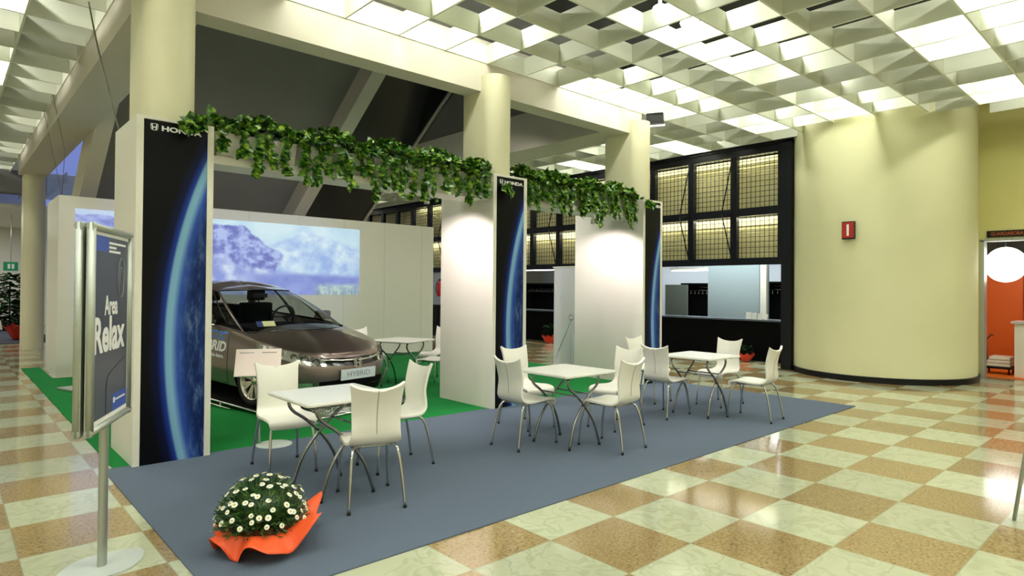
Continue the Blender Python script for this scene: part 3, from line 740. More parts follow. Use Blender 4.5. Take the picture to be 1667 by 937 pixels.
# ================================================================== CAR ON ITS DISPLAY PLATFORM
PAINT = mat('bronze_paint', rgb(126, 112, 106), .28, .75, var=.03, scale=400, coat=1.0)
TRIMB = mat('gloss_black', rgb(10, 10, 12), .12, var=.05)
def glass_mat():
    m = bpy.data.materials.new('car_glass'); m.use_nodes = True; nt = m.node_tree; nt.nodes.remove(nt.nodes['Principled BSDF'])
    tr = nn(nt, 'ShaderNodeBsdfTransparent'); tr.inputs[0].default_value = (.90, .94, .91, 1)
    gl = nn(nt, 'ShaderNodeBsdfGlossy'); gl.inputs['Roughness'].default_value = .02
    fr = nn(nt, 'ShaderNodeFresnel'); fr.inputs[0].default_value = 1.45
    nz = nn(nt, 'ShaderNodeTexNoise'); nz.inputs['Scale'].default_value = 2
    k = math_(nt, 'MULTIPLY', fr.outputs[0], math_(nt, 'MULTIPLY_ADD', nz.outputs['Fac'], .1, .5))
    mx = nn(nt, 'ShaderNodeMixShader'); nt.links.new(k, mx.inputs[0]); nt.links.new(tr.outputs[0], mx.inputs[1]); nt.links.new(gl.outputs[0], mx.inputs[2])
    nt.links.new(mx.outputs[0], nt.nodes['Material Output'].inputs[0]); return m
GLASS = glass_mat()
def tab(T, x):
    if x >= T[0][0]: return T[0][1]
    for (a, va), (b_, vb) in zip(T, T[1:]):
        if x >= b_: return vb+(va-vb)*(x-b_)/(a-b_)
    return T[-1][1]
S_T = [(2.25, .665), (2.1, .695), (1.9, .735), (1.6, .785), (1.3, .83), (1.0, .875), (.5, .905), (-.5, .93), (-1.3, .97), (-1.8, 1.0), (-2.2, .98)]
C_T = [(2.25, .0), (2.1, .030), (1.8, .070), (1.4, .10), (1.0, .105), (.5, .10), (-1.3, .07), (-1.8, .06), (-2.2, .02)]
HALF = []     # half outline, from the nose tip back to the tail tip: (x, y, front weight, rear weight)
NF = 26
for k in range(NF+1):
    a = (pi/2)*k/NF; HALF.append((1.1+1.15*max(0, cos(a))**.667, .875*sin(a)**.87, max(0, cos(a))**.5, 0))
for k in range(1, 25): HALF.append((1.1-2.4*k/25, .875, 0, 0))
for k in range(NF, -1, -1):
    a = (pi/2)*k/NF; HALF.append((-1.3-.95*max(0, cos(a))**.5, .875*sin(a)**.8, 0, max(0, cos(a))**.5))
NH = len(HALF)
def level(i, x):
    S = tab(S_T, x)
    return [(.17, .90, .12, .10), (.20, .955, .04, .05), (.30, .985, .0, .0), (.44, 1.0, .0, .0), (.55, 1.0, .012, .02), (max(.60, S-.09), .993, .045, .05), (S, .945, .10, .08)][i]
def bpt(s, lv, off=0.0):
    """point on the lower body: s = index along the half outline (0 nose .. NH-1 tail), lv = 0..6"""
    i = int(min(NH-2, max(0, floor(s)))); f = s-i
    A, Bq = HALF[i], HALF[i+1]; x = A[0]+(Bq[0]-A[0])*f; y = A[1]+(Bq[1]-A[1])*f; wf = A[2]+(Bq[2]-A[2])*f; wr = A[3]+(Bq[3]-A[3])*f
    l = int(min(5, floor(lv))); g = lv-l; a, b_ = level(l, x), level(l+1, x)
    z, ys, df, dr = (a[k]+(b_[k]-a[k])*g for k in range(4))
    p = Vector((x-df*wf+dr*wr, y*ys, z))
    if off:
        q = i if f < .5 else i+1
        A, Bq = HALF[max(0, q-1)], HALF[min(NH-1, q+1)]; n = Vector((-(Bq[1]-A[1])*-1, (Bq[0]-A[0])*-1, 0)).normalized()
        p += n*off
    return p
def hood(x, y, W): 
    S = tab(S_T, x); t = min(1, abs(y)/max(W, .02)); return S + tab(C_T, x)*(1-t**2.4)
def smooth_step(a, b_, x): t = max(0, min(1, (x-a)/(b_-a))); return t*t*(3-2*t)
def build_car():
    t = thing('car', 'bronze sedan with a chrome-barred grille parked nose forward on a low chrome platform', 'car', (3.30, 9.42, .127))
    t.rotation_euler = (0, radians(CAR_PITCH), radians(CAR_YAW))
    bm = B(); rings = []
    for sg in (1, -1):
        cols = []
        for i in range(NH):
            c = [];
            for l in range(7):
                p = bpt(i, l); c.append(Vector((p.x, p.y*sg, p.z)))
            W = c[6].y*sg; x = c[6].x
            for q in (.06, .15, .3, .5, .75, 1.0):
                y = W*(1-q); z = hood(x, y, W)
                cab = smooth_step(1.06, .96, x+.0)*smooth_step(-1.50, -1.40, x)*(1 if q >= .15 else 0)
                if cab: z = z+(.80-z)*cab
                c.append(Vector((x, y*sg, z)))
            cols.append([bm.verts.new(v) for v in c])
        for a, b_ in zip(cols, cols[1:]):
            for k in range(len(a)-1):
                try: f = bm.faces.new((a[k], b_[k], b_[k+1], a[k+1]) if sg < 0 else (a[k], a[k+1], b_[k+1], b_[k]))
                except ValueError: pass
        rings.append(cols)
    for i in range(NH-1):
        try: bm.faces.new((rings[0][i][0], rings[0][i+1][0], rings[1][i+1][0], rings[1][i][0]))
        except ValueError: pass
    bmesh.ops.remove_doubles(bm, verts=bm.verts, dist=.0008); bmesh.ops.recalc_face_normals(bm, faces=bm.faces)
    for f in bm.faces: f.smooth = True
    me = bpy.data.meshes.new('body'); bm.to_mesh(me); bm.free(); me.materials.append(PAINT); me.materials.append(TRIMB)
    body = link('body', me, None, t)
    bm = B()
    for wx in (1.33, -1.37):
        for sg in (1, -1): 
            M = Matrix.Translation((wx, sg*.80, .325)) @ Matrix.Rotation(pi/2, 4, 'X')
            prism(bm, [(.355*cos(2*pi*k/40), .355*sin(2*pi*k/40)) for k in range(40)], -.17, .17, 0, M)
    bmesh.ops.recalc_face_normals(bm, faces=bm.faces)
    cme = bpy.data.meshes.new('cut'); bm.to_mesh(cme); bm.free(); cme.materials.append(TRIMB); co = bpy.data.objects.new('cut', cme); COL.objects.link(co)
    co.parent = t
    md = body.modifiers.new('b', 'BOOLEAN'); md.operation = 'DIFFERENCE'; md.object = co; md.solver = 'EXACT'
    try: md.material_mode = 'TRANSFER'
    except Exception: pass
    dg = bpy.context.evaluated_depsgraph_get(); nm = bpy.data.meshes.new_from_object(body.evaluated_get(dg))
    body.modifiers.clear(); body.data = nm; bpy.data.objects.remove(co)
    for p in nm.polygons:           # the recessed cabin deck is black trim
        c = p.center
        if -1.45 < c.x < 1.0 and abs(c.y) < .74 and p.normal.z > .5: p.material_index = 1
        p.use_smooth = True
    try: nm.set_sharp_from_angle(angle=radians(38))
    except Exception: pass
    # wheels
    TY = mat('tyre_rubber', rgb(18, 18, 18), .75); RIM = mat('alloy_rim', rgb(214, 208, 196), .2, .9)
    for wx in (1.33, -1.37):
        for sg in (-1, 1):
            M = Matrix.Translation((wx, sg*.765, .315)) @ Matrix.Rotation(-sg*pi/2, 4, 'X')   # local z outward
            bm = B(); lathe(bm, [(.222, -.10), (.262, -.105), (.305, -.09), (.316, -.05), (.316, .05), (.305, .088), (.262, .102), (.222, .092)], 48, cap=False)
            bm.transform(M); ty = obj('wheel', bm, TY, t)
            bm = B(); lathe(bm, [(.224, -.09), (.21, -.02), (.205, .06), (.222, .092), (.230, .098), (.224, .100), (.212, .088), (.198, .04), (.196, -.02)], 48, cap=False)
            lathe(bm, [(.055, -.01), (.055, .055), (.045, .07), (.0, .074)], 24, cap=False)
            for k in range(7):
                a = 2*pi*k/7
                for da in (-.16, .16):
                    d = Vector((cos(a+da), sin(a+da), 0)); n = Vector((-d.y, d.x, 0)); c0 = Vector((cos(a), sin(a), 0))*.04
                    P0 = c0; P1 = d*.212; vs = []
                    for P, w, z in ((P0, .014, .062), (P1, .024, .080)):
                        vs += [bm.verts.new(P+n*w+Vector((0, 0, z))), bm.verts.new(P-n*w+Vector((0, 0, z))), bm.verts.new(P-n*w+Vector((0, 0, z-.03))), bm.verts.new(P+n*w+Vector((0, 0, z-.03)))]
                    for q in ((0, 1, 5, 4), (1, 2, 6, 5), (2, 3, 7, 6), (3, 0, 4, 7)): bm.faces.new([vs[j] for j in q])
            lathe(bm, [(.0, -.02), (.196, -.02)], 32, cap=False, mi=1)
            bm.transform(M); bmesh.ops.recalc_face_normals(bm, faces=bm.faces); r_ = obj('rim', bm, [RIM, BLACK], ty)
    # greenhouse
    base, roof = [], []
    def add(bx, by, rx, ry): base.append((bx, by)); roof.append((rx, ry))
    seg = []
    for k in range(17): u = -1+2*k/16; add(1.44-.38*u*u-.02*abs(u)**6, .775*u, .10-.13*u*u, .535*u); seg.append('w')
    for k in range(1, 40): f = k/39; add(1.04-2.39*f, .785+.0*f, -.03-.97*f, .545-.02*f*f); seg.append('s')
    for k in range(17): u = 1-2*k/16; add(-1.72+.34*u*u, .74*u, -1.12+.10*u*u, .52*u); seg.append('r')
    for k in range(1, 40): f = 1-k/39; add(1.04-2.39*f, -.785, -.03-.97*f, -.545+.02*f*f); seg.append('s')
    N = len(base); LV = [0, .06, .2, .4, .6, .8, .93, 1.0]
    def gpt(i, v):
        (bx, by), (rx, ry) = base[i % N], roof[i % N]
        zb = tab(S_T, bx)+(.105*(1-(abs(by)/.80)**2.4) if bx > .5 else .05)-.02 if abs(by) < .78 else tab(S_T, bx)+.01
        zr = 1.335 + .035*(1-(abs(ry)/.545)**2) + .075*smooth_step(.15, -.45, rx) - .05*smooth_step(-.7, -1.15, rx)
        bl = sin(pi*v)*.035
        L = sqrt(bx*bx*.3+by*by)+1e-6
        return Vector((bx+(rx-bx)*v+bl*(1 if seg[i % N] == 'w' else -1 if seg[i % N] == 'r' else 0), by+(ry-by)*v+bl*(1 if by > .5 else -1 if by < -.5 else by), zb+(zr-zb)*v+(.012*sin(pi*v))))
    def kind(i, li):
        v0, v1 = LV[li], LV[li+1]; s = seg[i % N]; x = (base[i % N][0]+base[(i+1) % N][0])/2; ii = i % N
        if v0 >= .93 and s != 'w': return 'roof'
        if s == 'w' and seg[(i+1) % N] == 'w': return 'ws' if (v0 >= .0 and v1 < 1.001) else 'roof'
        if s == 'r' and seg[(i+1) % N] == 'r': return 'rw' if 1 <= li <= 5 else 'roof'
        k = (ii-17) if ii < 56 else (N-1-ii)
        if k <= 1 or k >= 36: return 'roof'
        if li == 0: return 'belt'
        if k in (18, 19): return 'bp'
        if k == 6: return 'bp'
        return 'sg'
    groups = {}
    for i in range(N):
        for li in range(len(LV)-1): groups.setdefault(kind(i, li), []).append((i, li))
    names = {'ws': ('windshield', GLASS), 'rw': ('rear_window', GLASS), 'sg': ('side_glass', GLASS), 'bp': ('pillar', TRIMB), 'belt': ('window_belt', TRIMB), 'roof': ('roof', PAINT)}
    for key, cells in groups.items():
        for side in ((0,) if key in ('ws', 'rw', 'roof') else (1, -1)):
            bm = B(); V = {}
            def gv(i, l):
                i %= N
                if (i, l) not in V: V[(i, l)] = bm.verts.new(gpt(i, LV[l]))
                return V[(i, l)]
            for i, li in cells:
                if side and (base[i % N][1]+base[(i+1) % N][1])*side < 0: continue
                f = bm.faces.new((gv(i, li), gv(i+1, li), gv(i+1, li+1), gv(i, li+1))); f.smooth = True
            if key == 'roof':
                prev = [gv(i, len(LV)-1) for i in range(N)]
                for q in (.2, .45, .75, .97):
                    cur = []
                    for i in range(N):
                        p = gpt(i, 1.0); cur.append(bm.verts.new((p.x*(1-q)+(-.45)*q*1.0 if False else p.x+( -.45-p.x)*q*.55 if abs(p.y) < .3 else p.x+(-.45-p.x)*q*.55, p.y*(1-q), p.z+(.05*(1-(1-q)**2))*1.0)))
                    for i in range(N): f = bm.faces.new((prev[i], prev[(i+1) % N], cur[(i+1) % N], cur[i])); f.smooth = True
                    prev = cur
                bmesh.ops.holes_fill(bm, edges=[e for e in bm.edges if e.is_boundary and all(v in prev for v in e.verts)])
                bmesh.ops.recalc_face_normals(bm, faces=bm.faces)
            o = obj(names[key][0], bm, names[key][1], t)
    # black border of the windshield
    bm = B(); tube(bm, [gpt(i, .03)+Vector((.004, 0, .004)) for i in range(0, 17)], .012, 6); obj('windshield_seal', bm, TRIMB, t); bm = B(); tube(bm, [gpt(i, .97)+Vector((.004, 0, .004)) for i in range(0, 17)], .010, 6); obj('windshield_seal', bm, TRIMB, t)
    # interior
    bm = B(); P = []
    box(bm, .40, 1.12, -.68, .68, .80, .925, 0, None, .03); obj('dashboard', bm, BLACKM, t)
    for sg in (1, -1):
        bm = B(); box(bm, -.62, -.46, sg*.36-.24, sg*.36+.24, .78, 1.13, 0, None, .04); st = obj('seat', bm, BLACKM, t)
        bm = B(); box(bm, -.60, -.50, sg*.36-.13, sg*.36+.13, 1.16, 1.32, 0, None, .04); tube(bm, [(-.55, sg*.36-.05, 1.12), (-.55, sg*.36-.05, 1.2)], .008); tube(bm, [(-.55, sg*.36+.05, 1.12), (-.55, sg*.36+.05, 1.2)], .008); obj('headrest', bm, BLACKM, st)
    bm = B(); tube(bm, [Vector((.16+.05*sin(a), .36+.18*cos(a), .97+.16*sin(a))) for a in [2*pi*k/28 for k in range(28)]], .014, 8, closed=True); tube(bm, [(.16, .19, .97), (.16, .53, .97)], .012); tube(bm, [(.16, .36, .97), (.34, .36, .90)], .02); obj('steering_wheel', bm, BLACK, t)
    bm = B(); box(bm, .10, .13, -.11, .11, 1.25, 1.31, 0, None, .01); obj('rear_view_mirror', bm, BLACK, t)
    bm = B(); M = Matrix.Translation((.95, -.44, .965)) @ Matrix.Rotation(.9, 4, 'Y'); box(bm, -.04, .04, -.13, .13, 0, .003, 0, M); card = obj('windshield_card', bm, mat('card_print', rgb(226, 226, 170), .5), t)
    bm = B(); box(bm, -.04, .04, -.13, -.05, .0031, .005, 0, M); obj('card_band', bm, mat('card_blue', rgb(40, 60, 140), .5), card)
    # mirrors
    for sg in (1, -1):
        bm = B(); M = Matrix.Translation((.32, sg*.93, .99)); 
        vs = box(bm, -.05, .07, -.11, .11, -.065, .07, 0, M, .035); tube(bm, [(.34, sg*.86, .96), (.34, sg*.78, .95)], .03, 8)
        for f in bm.faces: f.smooth = True
        obj('side_mirror', bm, PAINT, t)
    # front details as patches on the body surface
    def patch(bm, s0, s1, lo, hi, off, ns=14, nl=5, sg=1, mi=0):
        g = []
        for i in range(ns+1):
            u = i/ns; s = s0+(s1-s0)*u; l0, l1 = lo(u), hi(u); row = []
            for j in range(nl+1):
                p = bpt(s, l0+(l1-l0)*j/nl, off); row.append(bm.verts.new((p.x, p.y*sg, p.z)))
            g.append(row)
        for a, b_ in zip(g, g[1:]):
            for j in range(nl):
                f = bm.faces.new((a[j], b_[j], b_[j+1], a[j+1])); f.material_index = mi; f.smooth = True
    LENS = mat('headlamp_lens', rgb(222, 224, 216), .08, .85, var=.45, scale=26)
    for sg in (1, -1):
        bm = B(); patch(bm, 7.2, 23.5, lambda u: 4.25+1.0*u**1.3, lambda u: 5.45+.52*min(1, u*2.5)-.25*u**3, .006, 22, 6, sg); hl = obj('headlight', bm, LENS, t)
        bm = B()
        for s_, l_, r in ((9.4, 5.05, .040), (12.0, 5.2, .045), (14.6, 5.35, .030)):
            p = bpt(s_, l_, .008); p.y *= sg; n = Vector((.75, .62*sg, .1)).normalized(); u = n.cross(Vector((0, 0, 1))).normalized(); v = n.cross(u)
            tube(bm, [p+(u*cos(a)+v*sin(a))*r+n*.002 for a in [2*pi*k/20 for k in range(20)]], .005, 6, closed=True)
        obj('lamp_ring', bm, BLACK, hl)
        bm = B(); patch(bm, 10.5, 14.5, lambda u: 1.7, lambda u: 2.45, .005, 8, 3, sg); obj('fog_lamp', bm, LENS, t)
    bm = B(); 
    for sg in (1, -1): patch(bm, 0, 8.0, lambda u: 4.05+.55*u**2, lambda u: 5.72-.1*u, .004, 14, 5, sg)
    gr = obj('grille', bm, TRIMB, t)
    bm = B(); 
    for sg in (1, -1): patch(bm, 0, 8.6, lambda u: 5.05+.25*u, lambda u: 5.38+.27*u, .014, 14, 3, sg)
    bmesh.ops.remove_doubles(bm, verts=bm.verts, dist=.001); cb = obj('chrome_bar', bm, CHROME, gr); md = cb.modifiers.new('t', 'SOLIDIFY'); md.thickness = .012
    bm = B(); p = bpt(0, 4.75); M = frame((p.x+.030, 0, p.z-.004), (0, 1, 0), (-.1, 0, 1), (1, 0, .1)); honda_h(bm, M, .115); obj('emblem', bm, CHROME, t)
    bm = B(); 
    for sg in (1, -1): patch(bm, 0, 9.0, lambda u: 1.05, lambda u: 2.75-.2*u, .004, 14, 4, sg)
    obj('lower_intake', bm, BLACKM, t)
    bm = B(); box(bm, 2.255, 2.268, -.27, .27, .385, .515, 0, None, .004); pl = obj('number_plate', bm, mat('plate_pale', rgb(206, 214, 222), .4, var=.03), t)
    text_mesh('plate_text', 'HYBRID', .095, GREYP, pl, frame((2.2685, 0, .42), (0, 1, 0), (0, 0, 1), (1, 0, 0)), sx=1.1, align='CENTER')
    # shut lines, sill, handles
    bm = B()
    for sg in (1, -1):
        for s_ in (NF+2.9, NF+13.5): tube(bm, [(lambda p: Vector((p.x, p.y*sg, p.z)))(bpt(s_, l, .001)) for l in (1.2, 2, 3, 4, 5, 5.9)], .003, 4)
        tube(bm, [(lambda p: Vector((p.x, p.y*sg, p.z)))(bpt(s_, 1.15, .001)) for s_ in range(NF+3, NF+22)], .004, 4)
    obj('shut_lines', bm, BLACK, t)
    for sg in (1, -1):
        for hx in (-.22, -1.02):
            bm = B(); tube(bm, [(hx, sg*.868, .80), (hx+.03, sg*.895, .805), (hx+.15, sg*.895, .805), (hx+.18, sg*.868, .80)], .011, 8); obj('door_handle', bm, PAINT, t)
    # lettering on the right-hand side
    def side_text(s, x_right, z, size, m, sx, bold=.004, shear=.25):
        o = text_mesh('side_lettering', s, size, m, t, Matrix.Identity(4), sx=sx, bold=bold, shear=shear, align='RIGHT')
        for v in o.data.vertices:
            X = x_right+v.co.x; Z = z+v.co.y; lvl = 3+(Z-.44)/(.11) if Z < .55 else 4+(Z-.55)/max(.01, level(5, X)[0]-.55) if Z < level(5, X)[0] else 5+(Z-level(5, X)[0])/.09
            ys = [level(i, X)[1] for i in range(7)]; l = int(min(5, max(0, floor(lvl)))); w = .875*(ys[l]+(ys[l+1]-ys[l])*(lvl-l))
            v.co = (X, -(w+.004+.0 + v.co.z), Z)
        return o
    side_text('CIVIC', .74, .765, .135, mat('letter_blue', rgb(60, 130, 220), .4, var=.02), 1.25)
    side_text('HYBRID', .77, .615, .175, WHITEP, 1.15, .006)
    side_text('for the future.', .74, .53, .065, WHITEP, 1.0, .001, 0)
    # tail lamps, rear plate
    for sg in (1, -1):
        bm = B(); patch(bm, NH-19, NH-7, lambda u: 4.6, lambda u: 5.9, .005, 12, 4, sg); obj('tail_light', bm, mat('tail_red', rgb(170, 20, 20), .15), t)
    return t
CAR_YAW, CAR_PITCH = -77.0, 3.0
car = build_car()
CM = Matrix.Translation((3.30, 9.42, 0)) @ Matrix.Rotation(radians(CAR_YAW), 4, 'Z')
pl = thing('display_platform', 'low chrome-railed platform under the bronze car, with a chrome mesh front', 'platform', (3.30, 9.42, 0), radians(CAR_YAW))
def dz(x): return .127 - x*math.tan(radians(CAR_PITCH))
bm = B(); vs = [bm.verts.new((x, y, dz(x)+t_)) for x in (-1.95, 1.72) for y in (-.93, .93) for t_ in (-.022, -.003)]
for a in ((0, 1, 3, 2), (4, 6, 7, 5), (0, 4, 5, 1), (2, 3, 7, 6), (0, 2, 6, 4), (1, 5, 7, 3)): bm.faces.new([vs[i] for i in a])
bmesh.ops.recalc_face_normals(bm, faces=bm.faces); obj('deck', bm, BLACKM, pl)
bm = B()
for sg in (1, -1):
    tube(bm, spline([(-1.95, sg*.97, dz(-1.95)), (1.5, sg*.97, dz(1.5)+.01), (1.76, sg*.97, dz(1.76)+.01), (1.90, sg*.97, .034), (1.98, sg*.97, .028), (2.45, sg*.97, .026)], 6), .014, 8)
    tube(bm, [(-1.95, sg*.97, dz(-1.95)-.05), (1.1, sg*.97, dz(1.1)-.045)], .010, 8)
tube(bm, [(2.45, -.97, .026), (2.45, .97, .026)], .014, 8)
obj('rail', bm, CHROME, pl)
bm = B()
for k in range(9): x = 1.96+.06*k; tube(bm, [(x, -.96, .035-.0*k), (x, .96, .035)], .007, 6)
for k in range(24): y = -.92+.08*k; tube(bm, [(1.92, y, .05), (2.45, y, .03)], .004, 5)
obj('mesh_front', bm, CHROME, pl)
for x in (-1.8, -.9, 0.0, .8):
    for sg in (1, -1): bm = B(); tube(bm, [(x, sg*.93, .008), (x, sg*.93, dz(x)-.022)], .012, 8); obj('leg', bm, STEEL, pl)
# information lectern beside the car
t = thing('information_stand', 'small stand with two white text sheets in front of the car wheel', 'sign stand', (2.36, 6.12, ZF))
fa = Vector((-.45, -.89, 0)).normalized(); sa = Vector((-fa.y, fa.x, 0))
bm = B(); lathe(bm, [(.165, 0), (.165, .006), (.15, .011), (.0, .012)], 40, cap=False); lathe(bm, [(.165, 0.0), (.0, 0.0)], 40, cap=False); obj('base_plate', bm, LG, t)
bm = B(); tube(bm, [(-.11, .09, .01), (-.12, .11, .68)], .014, 10); obj('post', bm, STEEL, t)
bm = B(); up = (Vector((0, 0, 1))-fa*.55).normalized(); nrm = sa.cross(up).normalized()
if nrm.dot(fa) < 0: nrm = -nrm
M = frame(Vector((-.12, .11, .79)), sa, up, nrm); box(bm, -.205, .205, -.14, .14, -.012, 0, 0, M); bd = obj('board', bm, PANEL, t)
bm = B()
for x0 in (-.20, .002):
    bm = B(); box(bm, x0, x0+.198, -.135, .135, .0005, .002, 0, M); sh = obj('text_sheet', bm, mat('pinkish_paper', rgb(236, 218, 214), .6, var=.02), bd)
    for k in range(9):
        pass
    bm2 = B(); tube(bm2, [M @ Vector((x0+.03, .10, .003)), M @ Vector((x0+.16, .10, .003))], .0035, 4); obj('text_line', bm2, GREYP, sh)
# ================================================================== WHITE PANEL, CLOAKROOM, BACKGROUND
t = thing('standing_panel', 'white free-standing panel with faint line drawing, seen between the middle and rightmost towers', 'panel', (9.0, 7.98, .0))
bm = B(); box(bm, 0, .03, 0, .93, 0.01, 1.95); obj('panel_sheet', bm, mat('acrylic_white', rgb(226, 224, 226), .25, var=.02), t)
bm = B(); box(bm, -.01, .04, -.03, .96, 1.95, 1.975); box(bm, -.12, .15, .05, .12, 0, .012); box(bm, -.12, .15, .81, .88, 0, .012); obj('panel_frame', bm, WHITE, t)
bm = B(); 
for P in ([(-.002, .88, .12), (-.002, .60, .62), (-.002, .45, .95)], [(-.002, .10, 1.40), (-.002, .45, .90), (-.002, .80, .30)], [(-.002, .45, .9), (-.002, .47, .1)], [(-.002, .45, .9), (-.002, .2, .25)], [(-.002, .88, 1.85), (-.002, .80, 1.5), (-.002, .74, 1.3)]): tube(bm, P, .004, 4)
tube(bm, [Vector((-.002, .45+.06*cos(a), .98+.05*sin(a))) for a in [2*pi*k/16 for k in range(16)]], .012, 5, closed=True)
obj('line_drawing', bm, mat('faint_grey', rgb(190, 190, 194), .5), t)
def counter(y0, y1, lab):
    t = thing('counter', lab, 'counter', (12.95, y0, 0)); bm = B(); box(bm, 0, .05, 0, y1-y0, 0.0, .86); box(bm, .05, .5, 0, .04, 0, .86); box(bm, .05, .5, y1-y0-.04, y1-y0, 0, .86); obj('counter_front', bm, BLACKM, t)
    bm = B(); box(bm, -.03, .55, -.01, y1-y0+.01, .86, .895, 0, None, .004); obj('countertop', bm, mat('dark_top', rgb(96, 104, 116), .25), t)
counter(6.08, 9.9, 'long black cloakroom counter behind the table nearest the curved wall')
counter(11.6, 14.8, 'black cloakroom counter seen between the middle tower and the white standing panel')
bm = B(); box(bm, 14.0, 14.5, 7.1, 8.45, 0, 2.74); tag(obj('pillar', bm, mat('grey_pillar', rgb(150, 166, 170), .6)), 'broad pale grey pillar standing behind the black counter', 'pillar')
bm = B(); box(bm, 14.02, 14.09, 6.94, 7.09, 0, 2.74); tag(obj('pillar', bm, WHITE), 'narrow bright white upright on the right edge of the grey pillar', 'upright')
bm = B(); box(bm, 18.5, 18.6, 5.9, 19, 0, 2.75); struct('wall_cloakroom', bm, mat('cool_white', rgb(206, 214, 222), .7))
bm = B(); box(bm, 14.0, 14.05, 9.05, 9.72, 0, 1.66); tag(obj('partition', bm, mat('grey_green', rgb(92, 100, 92), .6)), 'grey-green partition panel behind the counter, by the rightmost tower', 'partition')
RK = BLACKM
def rack(x, y0, y1, h, lab):
    t = thing('coat_rack', lab, 'coat rack', (x, y0, 0), 0, None); L = y1-y0; bm = B()
    box(bm, .45, .5, 0, L, .05, h); box(bm, 0, .5, 0, .04, .0, h); box(bm, 0, .5, L-.04, L, 0, h); box(bm, 0, .5, .04, L-.04, h-.05, h); obj('rack_frame', bm, RK, t)
    bm = B(); tube(bm, [(.2, .04, h-.20), (.2, L-.04, h-.20)], .015, 8); tube(bm, [(.2, .04, h-.11), (.2, L-.04, h-.11)], .008, 6); obj('hanging_rail', bm, CHROME, t)
    n = int(L/.13)
    for k in range(n):
        y = .1+k*(L-.2)/max(1, n-1); bm = B(); tube(bm, [(.2, y, h-.19), (.2, y+.01, h-.25), (.12, y-.02, h-.31)], .005, 5); tube(bm, [(.2, y+.01, h-.25), (.28, y+.04, h-.31)], .005, 5); obj('hanger', bm, STEEL, t)
rack(15.6, 8.7, 10.3, 1.72, 'black coat rack with metal hangers, left of the grey pillar')
rack(15.6, 6.6, 8.0, 1.76, 'black coat rack with metal hangers, right of the white upright')
rack(15.2, 12.6, 16.6, 1.72, 'long black coat rack seen between the middle tower and the white panel')
FLU = mat('tube_glow', rgb(255, 255, 255), .5, emit=(0.92, 0.97, 1, 1), es=9.0)
def fluor(loc, L, rz, lab, grp=None):
    t = thing('fluorescent_lamp', lab, 'lamp', loc, rz, grp); bm = B(); box(bm, -L/2, L/2, -.04, .04, .03, .08); obj('housing', bm, WHITE, t)
    bm = B(); tube(bm, [(-L/2+.02, 0, .0), (L/2-.02, 0, 0)], .016, 8); obj('tube', bm, FLU, t)
    for q in (-.35, .35): bm = B(); tube(bm, [(q*L, 0, .08), (q*L, 0, 2.75-loc[2])], .008, 6); obj('hanging_rod', bm, STEEL, t)
G1 = None
fluor((15.0, 15.35, 2.16), 1.9, pi/2, 'glowing fluorescent lamp seen between the middle tower and the white panel')
fluor((15.0, 9.62, 2.06), 1.2, pi/2, 'glowing fluorescent lamp left of the grey pillar, the lower and longer of two', G1)
fluor((15.9, 9.85, 2.26), 1.2, pi/2-.2, 'glowing fluorescent lamp left of the grey pillar, the upper one', G1)
fluor((15.0, 7.0, 2.22), .5, pi/2, 'glowing fluorescent lamp right of the grey pillar, next to the black post', G1)
area_light(14.3, 8.0, 2.7, 1.0, 2.5, 60, (.9, .96, 1)); area_light(13.2, 7.6, 2.7, .5, 3.2, 70, (.9, .96, 1)); area_light(14.6, 14.5, 2.7, 1.0, 3.0, 55, (.9, .96, 1)); area_light(17.4, 10.5, 2.7, 1.0, 6.0, 90, (.88, .95, 1))  # area lights overhead; the one above the counter is added to brighten the pillar
# leaflets on the counter
R = random.Random(3)
for k in range(4):
    bm = B(); M = Matrix.Translation((13.02+.05*k, 6.42+.15*k, .897)) @ Matrix.Rotation(-.5+.2*k, 4, 'Z') @ Matrix.Rotation(.2, 4, 'Y')
    box(bm, 0, .008, 0, .12, 0, .12+.01*k, 0, M); box(bm, .008, .05, 0, .12, 0, .006, 0, M)
    tag(obj('leaflet', bm, WHITE), ['rightmost', 'second from the right', 'third from the right', 'leftmost'][k]+' white leaflet standing on the black counter by the grey pillar', 'leaflet', 'white leaflets on the counter')
def wrapped_plant(loc, s, lab, tall=.35, lily=True, seed=0):
    R = random.Random(seed); t = thing('wrapped_plant', lab, 'potted plant', loc)
    bm = B(); n = 40; g = []
    for j in range(6):
        q = j/5; g.append([bm.verts.new(((.08+.11*q*(1+.3*sin(5*2*pi*k/n)))*s*cos(2*pi*k/n), (.08+.11*q*(1+.3*sin(5*2*pi*k/n)))*s*sin(2*pi*k/n), (.20*q+.03*q*sin(7*2*pi*k/n))*s)) for k in range(n)])
    for a, b_ in zip(g, g[1:]):
        for k in range(n): bm.faces.new((a[k], a[(k+1) % n], b_[(k+1) % n], b_[k])).smooth = True
    bm.faces.new(g[0][::-1]); o = obj('wrapping_paper', bm, mat('red_paper', rgb(220, 60, 34), .5), t)
    bm = B()
    for k in range(90):
        a = R.uniform(0, 2*pi); r = R.uniform(0, .18)*s; z = R.uniform(.18, tall)*s/1.0
        leaf(bm, (r*cos(a), r*sin(a), z), (cos(a), sin(a), R.uniform(-.2, 1)), (0, 0, 1), R.uniform(.06, .11)*s)
    obj('foliage', bm, leafdark, t)
leafdark = leaf_mat('dark_leaf', rgb(8, 26, 10), rgb(18, 46, 16), rgb(44, 76, 32)); leafdark.node_tree.nodes['Principled BSDF'].inputs['Roughness'].default_value = .8; leafdark.node_tree.nodes['Principled BSDF'].inputs['Specular IOR Level'].default_value = .1
wrapped_plant((12.62, 6.70, 0), .85, 'small plant in red wrapping before the counter, behind the right table', .4, seed=1)
wrapped_plant((12.45, 12.50, 0), 1.05, 'small plant in red wrapping before the far counter, left of the white panel', .5, seed=2)
